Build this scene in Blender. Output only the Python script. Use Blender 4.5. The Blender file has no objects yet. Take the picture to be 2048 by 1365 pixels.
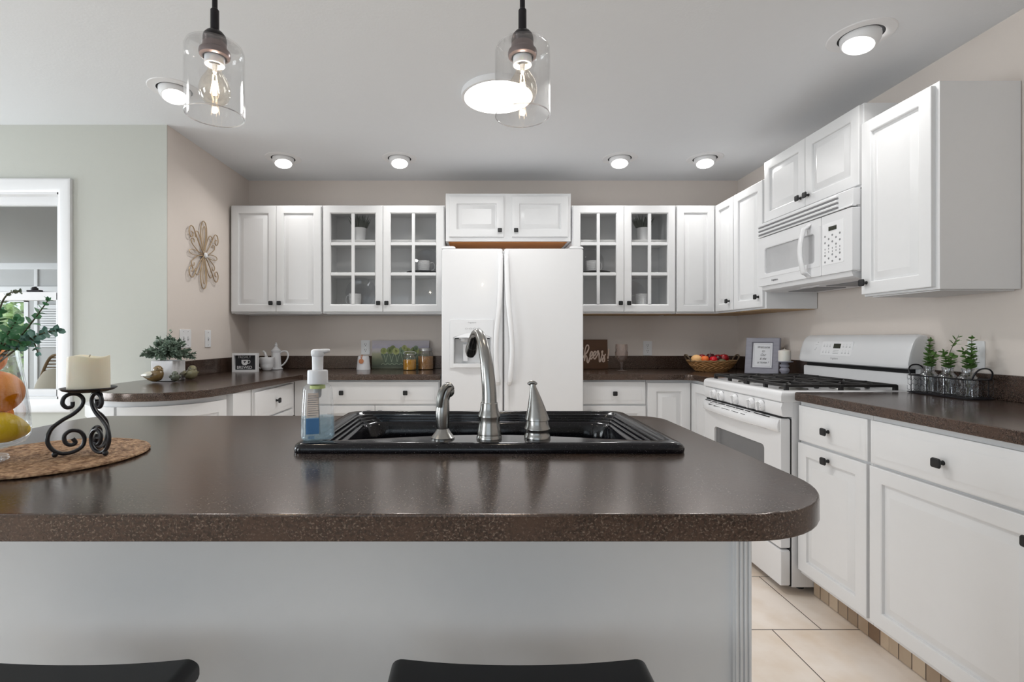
import bpy, bmesh, math, random
from mathutils import Matrix, Vector, Euler
random.seed(7)
PI = math.pi
S = bpy.context.scene
COL = S.collection

# ------------------------------------------------------------------ camera, world, daylight, exposure
F, CX, CY, CZ = 988.0, 955.0, 675.0, 1.16        # focal length and axis in pixels of the 2048x1365 frame; eye height
cam = bpy.data.cameras.new('camera')
cam.sensor_width = 36.0
cam.lens = F / 2048 * 36
cam.shift_x = (1024 - CX) / 2048
cam.shift_y = (CY - 682.5) / 2048
cam.clip_start = 0.02
camo = bpy.data.objects.new('camera', cam)
camo.location = (0, 0, CZ)
camo.rotation_euler = (PI / 2, 0, 0)
COL.objects.link(camo)
S.camera = camo

S.view_settings.view_transform = 'Standard'
S.view_settings.look = 'None'
S.view_settings.gamma = 1.0
S.view_settings.use_curve_mapping = False
S.view_settings.exposure = 0.02
S.cycles.use_denoising = True
S.cycles.max_bounces = 10
S.cycles.transparent_max_bounces = 24
S.cycles.sample_clamp_indirect = 6.0
S.cycles.caustics_reflective = False
S.cycles.caustics_refractive = False

W = bpy.data.worlds.new('sky')
S.world = W
W.use_nodes = True
W.node_tree.nodes['Background'].inputs[0].default_value = (0.78, 0.89, 1.0, 1)
W.node_tree.nodes['Background'].inputs[1].default_value = 1.5

def area(name, loc, target, sx, sy, power, col=(1, 1, 1)):
    l = bpy.data.lights.new(name, 'AREA')
    l.shape = 'RECTANGLE'
    l.size, l.size_y, l.energy, l.color = sx, sy, power, col
    o = bpy.data.objects.new(name, l)
    o.location = loc
    o.rotation_euler = (Vector(target) - Vector(loc)).to_track_quat('-Z', 'Y').to_euler()
    COL.objects.link(o)
    return o
# area lamps outside unseen windows stand in for daylight; most of those windows are added
area('added_daylight_dining', (-4.72, 1.9, 1.3), (0, 1.7, 1.0), 1.45, 1.6, 58, (0.93, 0.965, 1.0))
area('daylight_patio', (-4.72, -1.8, 1.3), (0, -1.0, 1.0), 1.7, 1.6, 74, (0.93, 0.965, 1.0))
area('added_daylight_rear', (-0.9, -3.42, 1.45), (-0.9, 0, 1.2), 3.2, 1.5, 4, (0.95, 0.975, 1.0))
area('added_daylight_sunroom', (-8.25, 5.0, 1.4), (-3, 5.0, 1.0), 3.2, 1.7, 100, (0.97, 0.98, 1.0))

# ------------------------------------------------------------------ materials
def c(r, g, b):
    f = lambda u: ((u / 255 + 0.055) / 1.055) ** 2.4 if u > 10 else u / 255 / 12.92
    return (f(r), f(g), f(b))

MATS = {}
def mat(name, col, rough=0.5, metal=0.0, var=0.04, scale=25.0, bump=0.0, bscale=None, spec=0.5, coat=0.0, sss=0.0, stretch=None, trans=0.0, ior=1.45):
    m = bpy.data.materials.new(name)
    m.use_nodes = True
    n, l = m.node_tree.nodes, m.node_tree.links
    b = n['Principled BSDF']
    tc = n.new('ShaderNodeTexCoord')
    mp = n.new('ShaderNodeMapping')
    l.new(tc.outputs['Object'], mp.inputs[0])
    if stretch: mp.inputs['Scale'].default_value = stretch
    nz = n.new('ShaderNodeTexNoise')
    nz.inputs['Scale'].default_value = scale
    nz.inputs['Detail'].default_value = 4
    l.new(mp.outputs[0], nz.inputs['Vector'])
    mx = n.new('ShaderNodeMix'); mx.data_type = 'RGBA'
    lo = [max(0, x * (1 - var)) for x in col]; hi = [min(1, x * (1 + var)) for x in col]
    mx.inputs[6].default_value = (*lo, 1); mx.inputs[7].default_value = (*hi, 1)
    l.new(nz.outputs['Fac'], mx.inputs[0])
    l.new(mx.outputs[2], b.inputs['Base Color'])
    b.inputs['Roughness'].default_value = rough
    b.inputs['Metallic'].default_value = metal
    b.inputs['Specular IOR Level'].default_value = spec
    b.inputs['Coat Weight'].default_value = coat
    b.inputs['Transmission Weight'].default_value = trans
    b.inputs['IOR'].default_value = ior
    if sss:
        b.inputs['Subsurface Weight'].default_value = sss
        b.inputs['Subsurface Radius'].default_value = (0.02, 0.014, 0.009)
        b.inputs['Subsurface Scale'].default_value = 1.0
    if bump:
        nb = n.new('ShaderNodeTexNoise')
        nb.inputs['Scale'].default_value = bscale or scale * 3
        nb.inputs['Detail'].default_value = 3
        l.new(mp.outputs[0], nb.inputs['Vector'])
        bp = n.new('ShaderNodeBump')
        bp.inputs['Strength'].default_value = bump
        bp.inputs['Distance'].default_value = 0.004
        l.new(nb.outputs['Fac'], bp.inputs['Height'])
        l.new(bp.outputs[0], b.inputs['Normal'])
    MATS[name] = m
    return m

def emis(name, col, strength):
    m = bpy.data.materials.new(name)
    m.use_nodes = True
    n, l = m.node_tree.nodes, m.node_tree.links
    n.remove(n['Principled BSDF'])
    e = n.new('ShaderNodeEmission')
    e.inputs[0].default_value = (*col, 1); e.inputs[1].default_value = strength
    l.new(e.outputs[0], n['Material Output'].inputs[0])
    MATS[name] = m
    return m

def glass(name, tint=(1, 1, 1), f0=0.06, edge=0.6, rough=0.02):
    m = bpy.data.materials.new(name)
    m.use_nodes = True
    n, l = m.node_tree.nodes, m.node_tree.links
    n.remove(n['Principled BSDF'])
    t = n.new('ShaderNodeBsdfTransparent'); t.inputs[0].default_value = (*tint, 1)
    g = n.new('ShaderNodeBsdfGlossy'); g.inputs['Roughness'].default_value = rough
    lw = n.new('ShaderNodeLayerWeight'); lw.inputs['Blend'].default_value = 0.28
    mr = n.new('ShaderNodeMapRange')
    mr.inputs[3].default_value = f0; mr.inputs[4].default_value = edge
    l.new(lw.outputs['Facing'], mr.inputs[0])
    mx = n.new('ShaderNodeMixShader')
    l.new(mr.outputs[0], mx.inputs[0]); l.new(t.outputs[0], mx.inputs[1]); l.new(g.outputs[0], mx.inputs[2])
    l.new(mx.outputs[0], n['Material Output'].inputs[0])
    MATS[name] = m
    return m

def speckle(name, base, dark, light, rough=0.3, scale=260.0, spec=0.5, coat=0.0, amt=0.62, blotch=None, lt=(0.58, 0.74), tint=(1, 1, 1)):
    m = bpy.data.materials.new(name)
    m.use_nodes = True
    n, l = m.node_tree.nodes, m.node_tree.links
    b = n['Principled BSDF']
    tc = n.new('ShaderNodeTexCoord')
    def noise(sc, det=3.0):
        z = n.new('ShaderNodeTexNoise'); z.inputs['Scale'].default_value = sc; z.inputs['Detail'].default_value = det
        l.new(tc.outputs['Object'], z.inputs['Vector']); return z
    def ramp(src, p0, p1):
        r = n.new('ShaderNodeMapRange'); r.inputs[1].default_value = p0; r.inputs[2].default_value = p1
        l.new(src.outputs['Fac'], r.inputs[0]); return r
    def mix(fac, a, bcol):
        x = n.new('ShaderNodeMix'); x.data_type = 'RGBA'
        l.new(fac, x.inputs[0])
        if isinstance(a, tuple): x.inputs[6].default_value = (*a, 1)
        else: l.new(a, x.inputs[6])
        x.inputs[7].default_value = (*bcol, 1)
        return x.outputs[2]
    k = mix(ramp(noise(scale), 0.45, amt).outputs[0], base, dark)
    k = mix(ramp(noise(scale * 1.45, 2.0), *lt).outputs[0], k, light)
    if blotch: k = mix(ramp(noise(9.0), 0.45, 0.8).outputs[0], k, blotch)
    l.new(k, b.inputs['Base Color'])
    b.inputs['Roughness'].default_value = rough
    b.inputs['Specular IOR Level'].default_value = spec
    b.inputs['Coat Weight'].default_value = coat
    b.inputs['Specular Tint'].default_value = (*tint, 1)
    nb = noise(scale * 0.6); bp = n.new('ShaderNodeBump')
    bp.inputs['Strength'].default_value = 0.12; bp.inputs['Distance'].default_value = 0.001
    l.new(nb.outputs['Fac'], bp.inputs['Height']); l.new(bp.outputs[0], b.inputs['Normal'])
    MATS[name] = m
    return m

WHITE = mat('cabinet_white', (0.76, 0.76, 0.765), 0.32, var=0.015)
APPL = mat('appliance_white', (0.76, 0.76, 0.77), 0.2, var=0.01, coat=0.2)
TRIMW = mat('trim_white', (0.80, 0.80, 0.81), 0.35, var=0.01)
CAVITY = mat('cabinet_inside', (0.80, 0.80, 0.81), 0.5, var=0.02)
CEIL = mat('ceiling_paint', (0.785, 0.805, 0.83), 0.8, var=0.01, bump=0.12, bscale=90)
BEIGE = mat('wall_beige', c(224, 214, 206), 0.75, var=0.012, bump=0.08, bscale=110)
SAGE = mat('wall_sage', c(192, 193, 186), 0.75, var=0.012, bump=0.08, bscale=110)
PANEL = mat('island_panel_grey', (0.74, 0.74, 0.745), 0.5, var=0.02)
COUNTER = speckle('counter_laminate', c(62, 47, 40), c(24, 21, 20), c(116, 103, 92), 0.19, 230, spec=0.75, amt=0.6, blotch=c(69, 52, 43), tint=(1.0, 0.80, 0.70), lt=(0.56, 0.70))  # warm specular tint puts the brown of warm reflections into the material
GRANITE = speckle('sink_granite', c(11, 10, 17), c(4, 4, 7), c(150, 146, 150), 0.12, 420, spec=0.4, amt=0.7, lt=(0.68, 0.76))
KNOB = mat('knob_black', (0.012, 0.012, 0.013), 0.45)
BLACK = mat('gloss_black_paint', (0.006, 0.006, 0.007), 0.32)
IRON = mat('wrought_iron', (0.012, 0.012, 0.015), 0.38, bump=0.1)
CAST = mat('cast_iron', (0.016, 0.015, 0.015), 0.5, bump=0.15)
DARK = mat('dark_gap', (0.01, 0.01, 0.011), 0.7)  # near-black; stands for shade in gaps, and colours small dark parts
GREYWIN = mat('appliance_window', (0.50, 0.50, 0.51), 0.15, coat=0.4)
OVENWIN = mat('oven_glass', (0.13, 0.13, 0.135), 0.08, coat=0.6)
PRINT = mat('grey_print', (0.25, 0.25, 0.26), 0.5)
PRINTL = mat('pale_print', (0.42, 0.42, 0.43), 0.5)
LCD = mat('display_dark', (0.03, 0.032, 0.02), 0.2)
STEEL = mat('brushed_nickel', (0.33, 0.325, 0.315), 0.25, 1.0, var=0.08, scale=40, stretch=(1, 1, 12))
STEELD = mat('dark_nickel', (0.22, 0.22, 0.21), 0.3, 1.0)
CHROME = mat('bright_metal', (0.7, 0.7, 0.7), 0.2, 1.0)
BRONZE = mat('oil_rubbed_bronze', (0.012, 0.010, 0.013), 0.35, 0.3)
BRONZE2 = mat('bronze_socket', (0.16, 0.12, 0.12), 0.3, 0.7)
PLATE = mat('switch_plate', (0.82, 0.82, 0.83), 0.35)
SLOT = mat('socket_slot', (0.03, 0.03, 0.03), 0.6)
CERAM = mat('white_ceramic', (0.80, 0.80, 0.82), 0.18, coat=0.5, var=0.02)
STONEW = mat('white_stone', (0.78, 0.77, 0.79), 0.5, var=0.08, scale=18)
PLATED = mat('dark_plate', (0.05, 0.05, 0.052), 0.3)
WAX = mat('ivory_wax', c(238, 230, 208), 0.45, sss=0.35, var=0.02)
WAXW = mat('white_wax', c(232, 228, 220), 0.45, sss=0.3, var=0.02)
WICK = mat('wick', (0.5, 0.45, 0.38), 0.8)
WOODB = mat('cabinet_underside_wood', c(214, 142, 76), 0.5, var=0.15, scale=8, stretch=(1, 12, 12))
WOODT = mat('raw_tan_wood', c(196, 164, 122), 0.55, var=0.1, scale=8, stretch=(1, 12, 12))
WOODS = mat('walnut_sign_wood', c(92, 58, 30), 0.5, var=0.3, scale=9, stretch=(1, 1, 14))
GREYW = mat('grey_stained_wood', c(150, 149, 160), 0.5, var=0.2, scale=14, stretch=(1, 1, 6))
CREAM = mat('cream_lettering', c(232, 208, 192), 0.6)
PAPER = mat('white_paper', (0.80, 0.80, 0.83), 0.6)
INK = mat('black_ink', (0.02, 0.02, 0.022), 0.6)
CHALK = mat('chalkboard_black', (0.018, 0.018, 0.022), 0.5)
GOLD = mat('champagne_metal', c(196, 172, 142), 0.3, 0.75, var=0.1)
CRYSTAL = mat('crystal_gem', (0.85, 0.85, 0.86), 0.1, coat=0.6)
LEAFG = mat('eucalyptus_leaf', c(86, 142, 100), 0.5, var=0.35, scale=40)
LEAFB = mat('blue_green_leaf', c(104, 146, 136), 0.5, var=0.35, scale=40)
LEAFD = mat('dark_sage_leaf', c(112, 130, 114), 0.55, var=0.4, scale=30)
LEAFH = mat('herb_leaf', c(96, 134, 68), 0.5, var=0.55, scale=40)
GRASS = mat('dark_grass_blade', c(74, 80, 74), 0.6, var=0.3)
STEM = mat('brown_stem', c(86, 84, 62), 0.7)
ORANGE = mat('orange_peel', c(255, 146, 0), 0.4, var=0.1, bump=0.25, bscale=240)
LEMON = mat('lemon_peel', c(255, 214, 0), 0.45, var=0.04, bump=0.2, bscale=220)
APPLE = mat('apple_red', c(140, 20, 26), 0.25, var=0.35, scale=18)
APPLED = mat('plum_red', c(70, 18, 24), 0.25, var=0.3, scale=18)
REDB = mat('bright_red_fruit', c(200, 22, 38), 0.22, var=0.1)
PEACH = mat('peach_skin', c(238, 188, 128), 0.6, var=0.12, scale=14)
TANG = mat('tangerine_skin', c(236, 118, 56), 0.45, var=0.12, scale=16)
PEAR = mat('dark_green_fruit', c(82, 84, 58), 0.45, var=0.2)
BIRDB = mat('bird_glaze_brown', c(120, 96, 58), 0.12, var=0.4, scale=22, coat=0.7)
BIRDG = mat('bird_glaze_olive', c(128, 122, 92), 0.12, var=0.25, scale=22, coat=0.7)
BIRDT = mat('bird_glaze_teal', c(92, 98, 84), 0.12, var=0.25, scale=22, coat=0.7)
BIRDW = mat('bird_wing_pale', c(196, 190, 174), 0.2, var=0.12, coat=0.5)
PUMPW = mat('pump_white', (0.80, 0.81, 0.84), 0.3, sss=0.1)
def milky(name, col, fac, tint=(1, 1, 1)):
    m = glass(name, tint, 0.05, 0.5, 0.03)
    n, l = m.node_tree.nodes, m.node_tree.links
    out = n['Material Output']; src = out.inputs[0].links[0].from_socket
    d = n.new('ShaderNodeBsdfDiffuse'); t = n.new('ShaderNodeBsdfTranslucent'); a = n.new('ShaderNodeMixShader'); x = n.new('ShaderNodeMixShader')
    d.inputs[0].default_value = (*col, 1); t.inputs[0].default_value = (*col, 1); x.inputs[0].default_value = fac
    l.new(d.outputs[0], a.inputs[1]); l.new(t.outputs[0], a.inputs[2])
    l.new(src, x.inputs[1]); l.new(a.outputs[0], x.inputs[2]); l.new(x.outputs[0], out.inputs[0])
    return m
SOAP = milky('soap_liquid', c(190, 220, 234), 0.22, (0.84, 0.93, 0.97))
BOTTLE = milky('soap_bottle', c(226, 234, 242), 0.10)
SOAPF = milky('soap_label_blue', c(112, 160, 206), 0.6, (0.7, 0.84, 0.95))
LABELT = milky('soap_label_tan', c(226, 204, 186), 0.6)
GLASSB = glass('bottle_glass', (0.94, 0.955, 0.975), 0.06, 0.85, 0.03)
LIME = mat('lime_collar', c(206, 220, 130), 0.4)
GLASS = glass('clear_glass', (0.99, 0.99, 0.99), 0.03, 0.42)
GLASSR = glass('glass_rim_glint', (0.9, 0.9, 0.92), 0.45, 0.8, 0.25)  # shinier glass that imitates the highlight along the pendant edge
GLASSV = glass('vase_glass', (0.97, 0.975, 0.985), 0.015, 0.45)
GLASSC = glass('cabinet_pane', (0.95, 0.95, 0.945), 0.02, 0.22)
GLASSP = glass('plate_glass', (0.93, 0.93, 0.94), 0.05, 0.6)
PANE = glass('window_pane', (0.97, 0.98, 0.98), 0.004, 0.06)
GOBLET = glass('goblet_glass', (0.96, 0.92, 0.90), 0.05, 0.5, 0.1)
BULBG = glass('bulb_glass', (1.0, 0.96, 0.90), 0.05, 0.5)
FILA = emis('filament_glow', (1.0, 0.80, 0.55), 14)
LENS = emis('lamp_lens', (1.0, 0.985, 0.95), 6)
CORN = mat('popcorn_kernels', c(230, 156, 40), 0.4, var=0.55, scale=230)
GRAIN = mat('mixed_grains', c(196, 144, 88), 0.45, var=0.65, scale=230)
COPPER = mat('copper_tag', c(190, 122, 82), 0.5, var=0.2)
ZINC = mat('zinc_lid', (0.45, 0.44, 0.43), 0.35, 0.8)
RATTAN = mat('rattan_cane', c(142, 112, 74), 0.55, var=0.2)
CUSH = mat('cream_cushion', c(208, 196, 176), 0.85, bump=0.3, bscale=300)
CUSHP = mat('patterned_cushion', c(196, 164, 140), 0.85, var=0.3, scale=40, stretch=(1, 8, 1))
SUNW = mat('sunroom_wall', (0.56, 0.56, 0.56), 0.8)
SUNC = mat('sunroom_ceiling', (0.55, 0.55, 0.55), 0.9, var=0.12, scale=160, bump=0.3, bscale=200)
TREE = mat('tree_leaves', c(178, 200, 128), 0.7, var=0.5, scale=3)
BARK = mat('tree_bark', c(96, 82, 66), 0.9, var=0.3)
LAWN = mat('lawn', c(120, 150, 80), 0.9, var=0.25, scale=4)
RAIL = mat('deck_rail', c(170, 152, 126), 0.7)

def seagrass(name, a, b_, scale=150, bump=0.9):
    m = mat(name, a, 0.75)
    n, l = m.node_tree.nodes, m.node_tree.links
    b = n['Principled BSDF']
    tc = n.new('ShaderNodeTexCoord')
    v = n.new('ShaderNodeTexVoronoi'); v.inputs['Scale'].default_value = scale
    nz = n.new('ShaderNodeTexNoise'); nz.inputs['Scale'].default_value = 60
    l.new(tc.outputs['Object'], nz.inputs['Vector'])
    mv = n.new('ShaderNodeMix'); mv.data_type = 'VECTOR'; mv.inputs[0].default_value = 0.03
    l.new(tc.outputs['Object'], mv.inputs[4]); l.new(nz.outputs['Color'], mv.inputs[5])
    l.new(mv.outputs[1], v.inputs['Vector'])
    mx = n.new('ShaderNodeMix'); mx.data_type = 'RGBA'
    mx.inputs[6].default_value = (*a, 1); mx.inputs[7].default_value = (*b_, 1)
    l.new(v.outputs['Distance'], mx.inputs[0])
    mx2 = n.new('ShaderNodeMix'); mx2.data_type = 'RGBA'; mx2.blend_type = 'MULTIPLY'; mx2.inputs[0].default_value = 0.5
    l.new(mx.outputs[2], mx2.inputs[6]); l.new(nz.outputs['Fac'], mx2.inputs[7])
    l.new(mx2.outputs[2], b.inputs['Base Color'])
    bp = n.new('ShaderNodeBump'); bp.inputs['Strength'].default_value = bump; bp.inputs['Distance'].default_value = 0.003
    bp.invert = True
    l.new(v.outputs['Distance'], bp.inputs['Height']); l.new(bp.outputs[0], b.inputs['Normal'])
    return m
MATW = seagrass('braided_seagrass', c(236, 196, 156), c(110, 70, 42), 88)
WICKER = mat('basket_wicker', c(176, 130, 82), 0.7, var=0.4, scale=45)

def tiles(name, w, h, off, cols, mortar, msize, rough, origin=(0, 0, 0), axes='xy', stain=None):
    m = bpy.data.materials.new(name)
    m.use_nodes = True
    n, l = m.node_tree.nodes, m.node_tree.links
    b = n['Principled BSDF']
    tc = n.new('ShaderNodeTexCoord')
    sp = n.new('ShaderNodeSeparateXYZ'); cb = n.new('ShaderNodeCombineXYZ')
    mp = n.new('ShaderNodeMapping'); mp.inputs['Location'].default_value = origin
    l.new(tc.outputs['Object'], mp.inputs[0]); l.new(mp.outputs[0], sp.inputs[0])
    for k, a in enumerate(axes): l.new(sp.outputs['xyz'.index(a)], cb.inputs[k])
    bt = n.new('ShaderNodeTexBrick')
    l.new(cb.outputs[0], bt.inputs['Vector'])
    bt.offset = off; bt.offset_frequency = 2; bt.squash = 1
    bt.inputs['Scale'].default_value = 1.0
    bt.inputs['Brick Width'].default_value = w; bt.inputs['Row Height'].default_value = h
    bt.inputs['Mortar Size'].default_value = msize; bt.inputs['Mortar Smooth'].default_value = 0.1
    bt.inputs['Bias'].default_value = 0.0
    bt.inputs['Color1'].default_value = (*cols[0], 1); bt.inputs['Color2'].default_value = (*cols[1], 1)
    bt.inputs['Mortar'].default_value = (*mortar, 1)
    nz = n.new('ShaderNodeTexNoise'); nz.inputs['Scale'].default_value = 5; nz.inputs['Detail'].default_value = 7
    l.new(tc.outputs['Object'], nz.inputs['Vector'])
    mr = n.new('ShaderNodeMapRange'); mr.inputs[1].default_value = 0.42; mr.inputs[2].default_value = 0.75; mr.inputs[4].default_value = 0.8
    l.new(nz.outputs['Fac'], mr.inputs[0])
    mx = n.new('ShaderNodeMix'); mx.data_type = 'RGBA'; mx.blend_type = 'MULTIPLY'
    l.new(mr.outputs[0], mx.inputs[0]); l.new(bt.outputs['Color'], mx.inputs[6])
    mx.inputs[7].default_value = (*(stain or (0.82, 0.72, 0.6)), 1)
    l.new(mx.outputs[2], b.inputs['Base Color'])
    b.inputs['Roughness'].default_value = rough
    MATS[name] = m
    return m
FLOORT = tiles('floor_tile', 0.434, 0.434, 0.452, (c(246, 235, 225), c(240, 228, 216)), c(70, 56, 46), 0.0022, 0.42,
               origin=(-0.93, -1.959 + 0.434 * 7, 0))
TOET = tiles('toe_kick_tile', 0.054, 0.3, 0.0, (c(128, 104, 82), c(208, 188, 164)), c(70, 56, 44), 0.002, 0.4, axes='xz', origin=(0.013, 0, .61), stain=(0.72, 0.62, 0.54))

# ------------------------------------------------------------------ mesh helpers
def cr(pts, n=6, closed=False):
    P = [Vector(p) for p in pts]; out = []
    N = len(P)
    for i in range(N if closed else N - 1):
        if closed: a, b, d, e = P[i - 1], P[i], P[(i + 1) % N], P[(i + 2) % N]
        else: a, b, d, e = P[max(i - 1, 0)], P[i], P[i + 1], P[min(i + 2, N - 1)]
        for k in range(n):
            t = k / n
            out.append(0.5 * ((2 * b) + (d - a) * t + (2 * a - 5 * b + 4 * d - e) * t * t + (3 * b - a - 3 * d + e) * t ** 3))
    if not closed: out.append(P[-1].copy())
    return out

def rrect(x0, x1, y0, y1, r, n=6):
    out = []
    for cx, cy, a in ((x1 - r, y0 + r, -PI / 2), (x1 - r, y1 - r, 0), (x0 + r, y1 - r, PI / 2), (x0 + r, y0 + r, PI)):
        for k in range(n + 1):
            t = a + k / n * PI / 2
            out.append((cx + r * math.cos(t), cy + r * math.sin(t)))
    return out

def offset(poly, d):
    out = []; N = len(poly)
    ar = sum(poly[i][0] * poly[(i + 1) % N][1] - poly[(i + 1) % N][0] * poly[i][1] for i in range(N))
    s = 1 if ar > 0 else -1
    for i in range(N):
        p, q, r = Vector(poly[i - 1][:2]), Vector(poly[i][:2]), Vector(poly[(i + 1) % N][:2])
        a, b = (q - p), (r - q)
        if a.length < 1e-9: a = b
        if b.length < 1e-9: b = a
        a.normalize(); b.normalize()
        n1, n2 = Vector((-a.y, a.x)), Vector((-b.y, b.x))
        m = n1 + n2
        if m.length < 1e-6: m = n1
        m.normalize()
        k = d / max(0.35, m.dot(n1))
        out.append((q.x + s * m.x * k, q.y + s * m.y * k))
    return out

class MB:
    def __init__(s): s.bm = bmesh.new()
    def _x(s, vs, M):
        if M is not None: bmesh.ops.transform(s.bm, matrix=M, verts=vs)
    def box(s, x0, x1, y0, y1, z0, z1, bev=0.0, M=None, seg=2):
        vs = bmesh.ops.create_cube(s.bm, size=1)['verts']
        for v in vs:
            v.co = Vector((x0 + (v.co.x + .5) * (x1 - x0), y0 + (v.co.y + .5) * (y1 - y0), z0 + (v.co.z + .5) * (z1 - z0)))
        s._x(vs, M)
        if bev:
            es = list({e for v in vs for e in v.link_edges})
            bmesh.ops.bevel(s.bm, geom=es, offset=bev, segments=seg, affect='EDGES', profile=.5, clamp_overlap=True)
        return s
    def loft(s, rings, cap0=False, cap1=False, loop=False, M=None, open_=False):
        vr = [[s.bm.verts.new(Vector(p)) for p in r] for r in rings]
        n = len(vr[0])
        pairs = list(zip(vr[:-1], vr[1:]))
        if loop: pairs.append((vr[-1], vr[0]))
        for a, b in pairs:
            for i in range(n - 1 if open_ else n):
                j = (i + 1) % n
                try: s.bm.faces.new((a[i], a[j], b[j], b[i]))
                except ValueError: pass
        if cap0: s.bm.faces.new(vr[0][::-1])
        if cap1: s.bm.faces.new(vr[-1])
        s._x([v for r in vr for v in r], M)
        return s
    def lathe(s, prof, ctr=(0, 0, 0), seg=24, M=None, sx=1.0, sy=1.0, cap0=False, cap1=False):
        rings = [[(ctr[0] + max(r, 3e-4) * sx * math.cos(2 * PI * k / seg), ctr[1] + max(r, 3e-4) * sy * math.sin(2 * PI * k / seg), ctr[2] + z)
                  for k in range(seg)] for r, z in prof]
        return s.loft(rings, cap0 or prof[0][0] < 1e-4, cap1 or prof[-1][0] < 1e-4, M=M)
    def tube(s, pts, r, seg=8, closed=False, M=None, flat=1.0, up=None):
        P = [Vector(p) for p in pts]; N = len(P)
        R = r if isinstance(r, (list, tuple)) else [r] * N
        T = []
        for i in range(N):
            a = P[i - 1] if (i > 0 or closed) else P[i]
            b = P[(i + 1) % N] if (i < N - 1 or closed) else P[i]
            t = b - a
            T.append(t.normalized() if t.length > 1e-9 else Vector((0, 0, 1)))
        u = Vector(up) if up else Vector((0, 0, 1))
        if abs(u.dot(T[0])) > .95: u = Vector((0, 1, 0)) if abs(T[0].y) < .9 else Vector((1, 0, 0))
        rings = []
        for i in range(N):
            u = u - T[i] * u.dot(T[i])
            if u.length < 1e-6: u = T[i].orthogonal()
            u.normalize(); w = T[i].cross(u)
            rings.append([P[i] + u * (R[i] * flat * math.cos(2 * PI * k / seg)) + w * (R[i] * math.sin(2 * PI * k / seg)) for k in range(seg)])
        return s.loft(rings, not closed, not closed, loop=closed, M=M)
    def ell(s, ctr, rad, seg=16, rings=10, M=None, R=None):
        pr = []
        for i in range(rings + 1):
            a = -PI / 2 + PI * i / rings
            pr.append((math.cos(a), math.sin(a)))
        rr = []
        for r, z in pr:
            rr.append([Vector((max(r, 1e-3) * math.cos(2 * PI * k / seg) * rad[0], max(r, 1e-3) * math.sin(2 * PI * k / seg) * rad[1], z * rad[2])) for k in range(seg)])
        if R is not None: rr = [[R @ p for p in q] for q in rr]
        rr = [[p + Vector(ctr) for p in q] for q in rr]
        return s.loft(rr, True, True, M=M)
    def prism(s, outline, z0, z1, holes=(), bev=0.0, M=None):
        """solid slab: outline in local xy, optional holes, rounded outer edges"""
        nv = len(s.bm.verts)
        new = []
        def ring(poly, z):
            r = [s.bm.verts.new((p[0], p[1], z)) for p in poly]; new.extend(r); return r
        def sides(a, b):
            n = len(a)
            for i in range(n):
                s.bm.faces.new((a[i], a[(i + 1) % n], b[(i + 1) % n], b[i]))
        if bev:
            i1, i2 = offset(outline, bev), offset(outline, bev * .3)
            rs = [ring(i1, z0), ring(i2, z0 + bev * .3), ring(outline, z0 + bev), ring(outline, z1 - bev), ring(i2, z1 - bev * .3), ring(i1, z1)]
        else: rs = [ring(outline, z0), ring(outline, z1)]
        for a, b in zip(rs[:-1], rs[1:]): sides(a, b)
        hb, ht = [], []
        for h in holes:
            a, b = ring(h, z0), ring(h, z1); sides(a, b); hb.append(a); ht.append(b)
        def fill(loops):
            if len(loops) == 1:
                s.bm.faces.new(loops[0]); return
            es = []
            for lp in loops:
                for i in range(len(lp)):
                    e = s.bm.edges.get((lp[i], lp[(i + 1) % len(lp)])); es.append(e)
            bmesh.ops.triangle_fill(s.bm, use_beauty=True, use_dissolve=False, edges=es)
        fill([rs[0]] + hb); fill([rs[-1]] + ht)
        s._x(new, M)
        return s
    def leaf(s, p, d, n, L, w, fold=.15, M=None):
        d = Vector(d).normalized(); n = Vector(n); n = n - d * n.dot(d)
        if n.length < 1e-5: n = d.orthogonal()
        n.normalize(); b = d.cross(n); p = Vector(p)
        mid = [p, p + d * L * .35 + n * L * .05, p + d * L * .7 + n * L * .03, p + d * L]
        sd = [(.35, .85), (.68, .8)]
        v = [s.bm.verts.new(q) for q in mid]
        for sg in (1, -1):
            a = s.bm.verts.new(p + d * L * .28 + b * sg * w * .5 + n * w * fold)
            e = s.bm.verts.new(p + d * L * .7 + b * sg * w * .46 + n * w * fold)
            s.bm.faces.new((v[0], v[1], a)); s.bm.faces.new((v[1], v[2], e, a)); s.bm.faces.new((v[2], v[3], e))
        return s

ALL = []
def obj(name, mb, m, parent=None, label=None, smooth=38):
    bm = mb.bm
    bmesh.ops.recalc_face_normals(bm, faces=bm.faces)
    me = bpy.data.meshes.new(name)
    bm.to_mesh(me); bm.free()
    me.materials.append(m)
    for p in me.polygons: p.use_smooth = True
    me.set_sharp_from_angle(angle=math.radians(smooth))
    o = bpy.data.objects.new(name, me)
    COL.objects.link(o)
    w = o.modifiers.new('weighted_normals', 'WEIGHTED_NORMAL'); w.keep_sharp = True
    if parent: o.parent = parent
    if label: o['label'] = label
    return o

def thing(name, label, cat, loc=(0, 0, 0), rot=0.0, group=None):
    o = bpy.data.objects.new(name, None)
    o.empty_display_size = .05
    COL.objects.link(o)
    o.location = loc; o.rotation_euler = (0, 0, rot)
    o['label'] = label; o['category'] = cat
    if group: o['group'] = group
    return o

def single(name, mb, m, label, cat, loc=(0, 0, 0), rot=0.0, group=None, kind=None):
    o = obj(name, mb, m)
    o.location = loc; o.rotation_euler = (0, 0, rot)
    o['label'] = label; o['category'] = cat
    if group: o['group'] = group
    if kind: o['kind'] = kind
    return o

def struct(name, mb, m, parent=None, label=None):
    o = obj(name, mb, m, parent)
    o['kind'] = 'structure'
    if label: o['label'] = label
    return o

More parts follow.
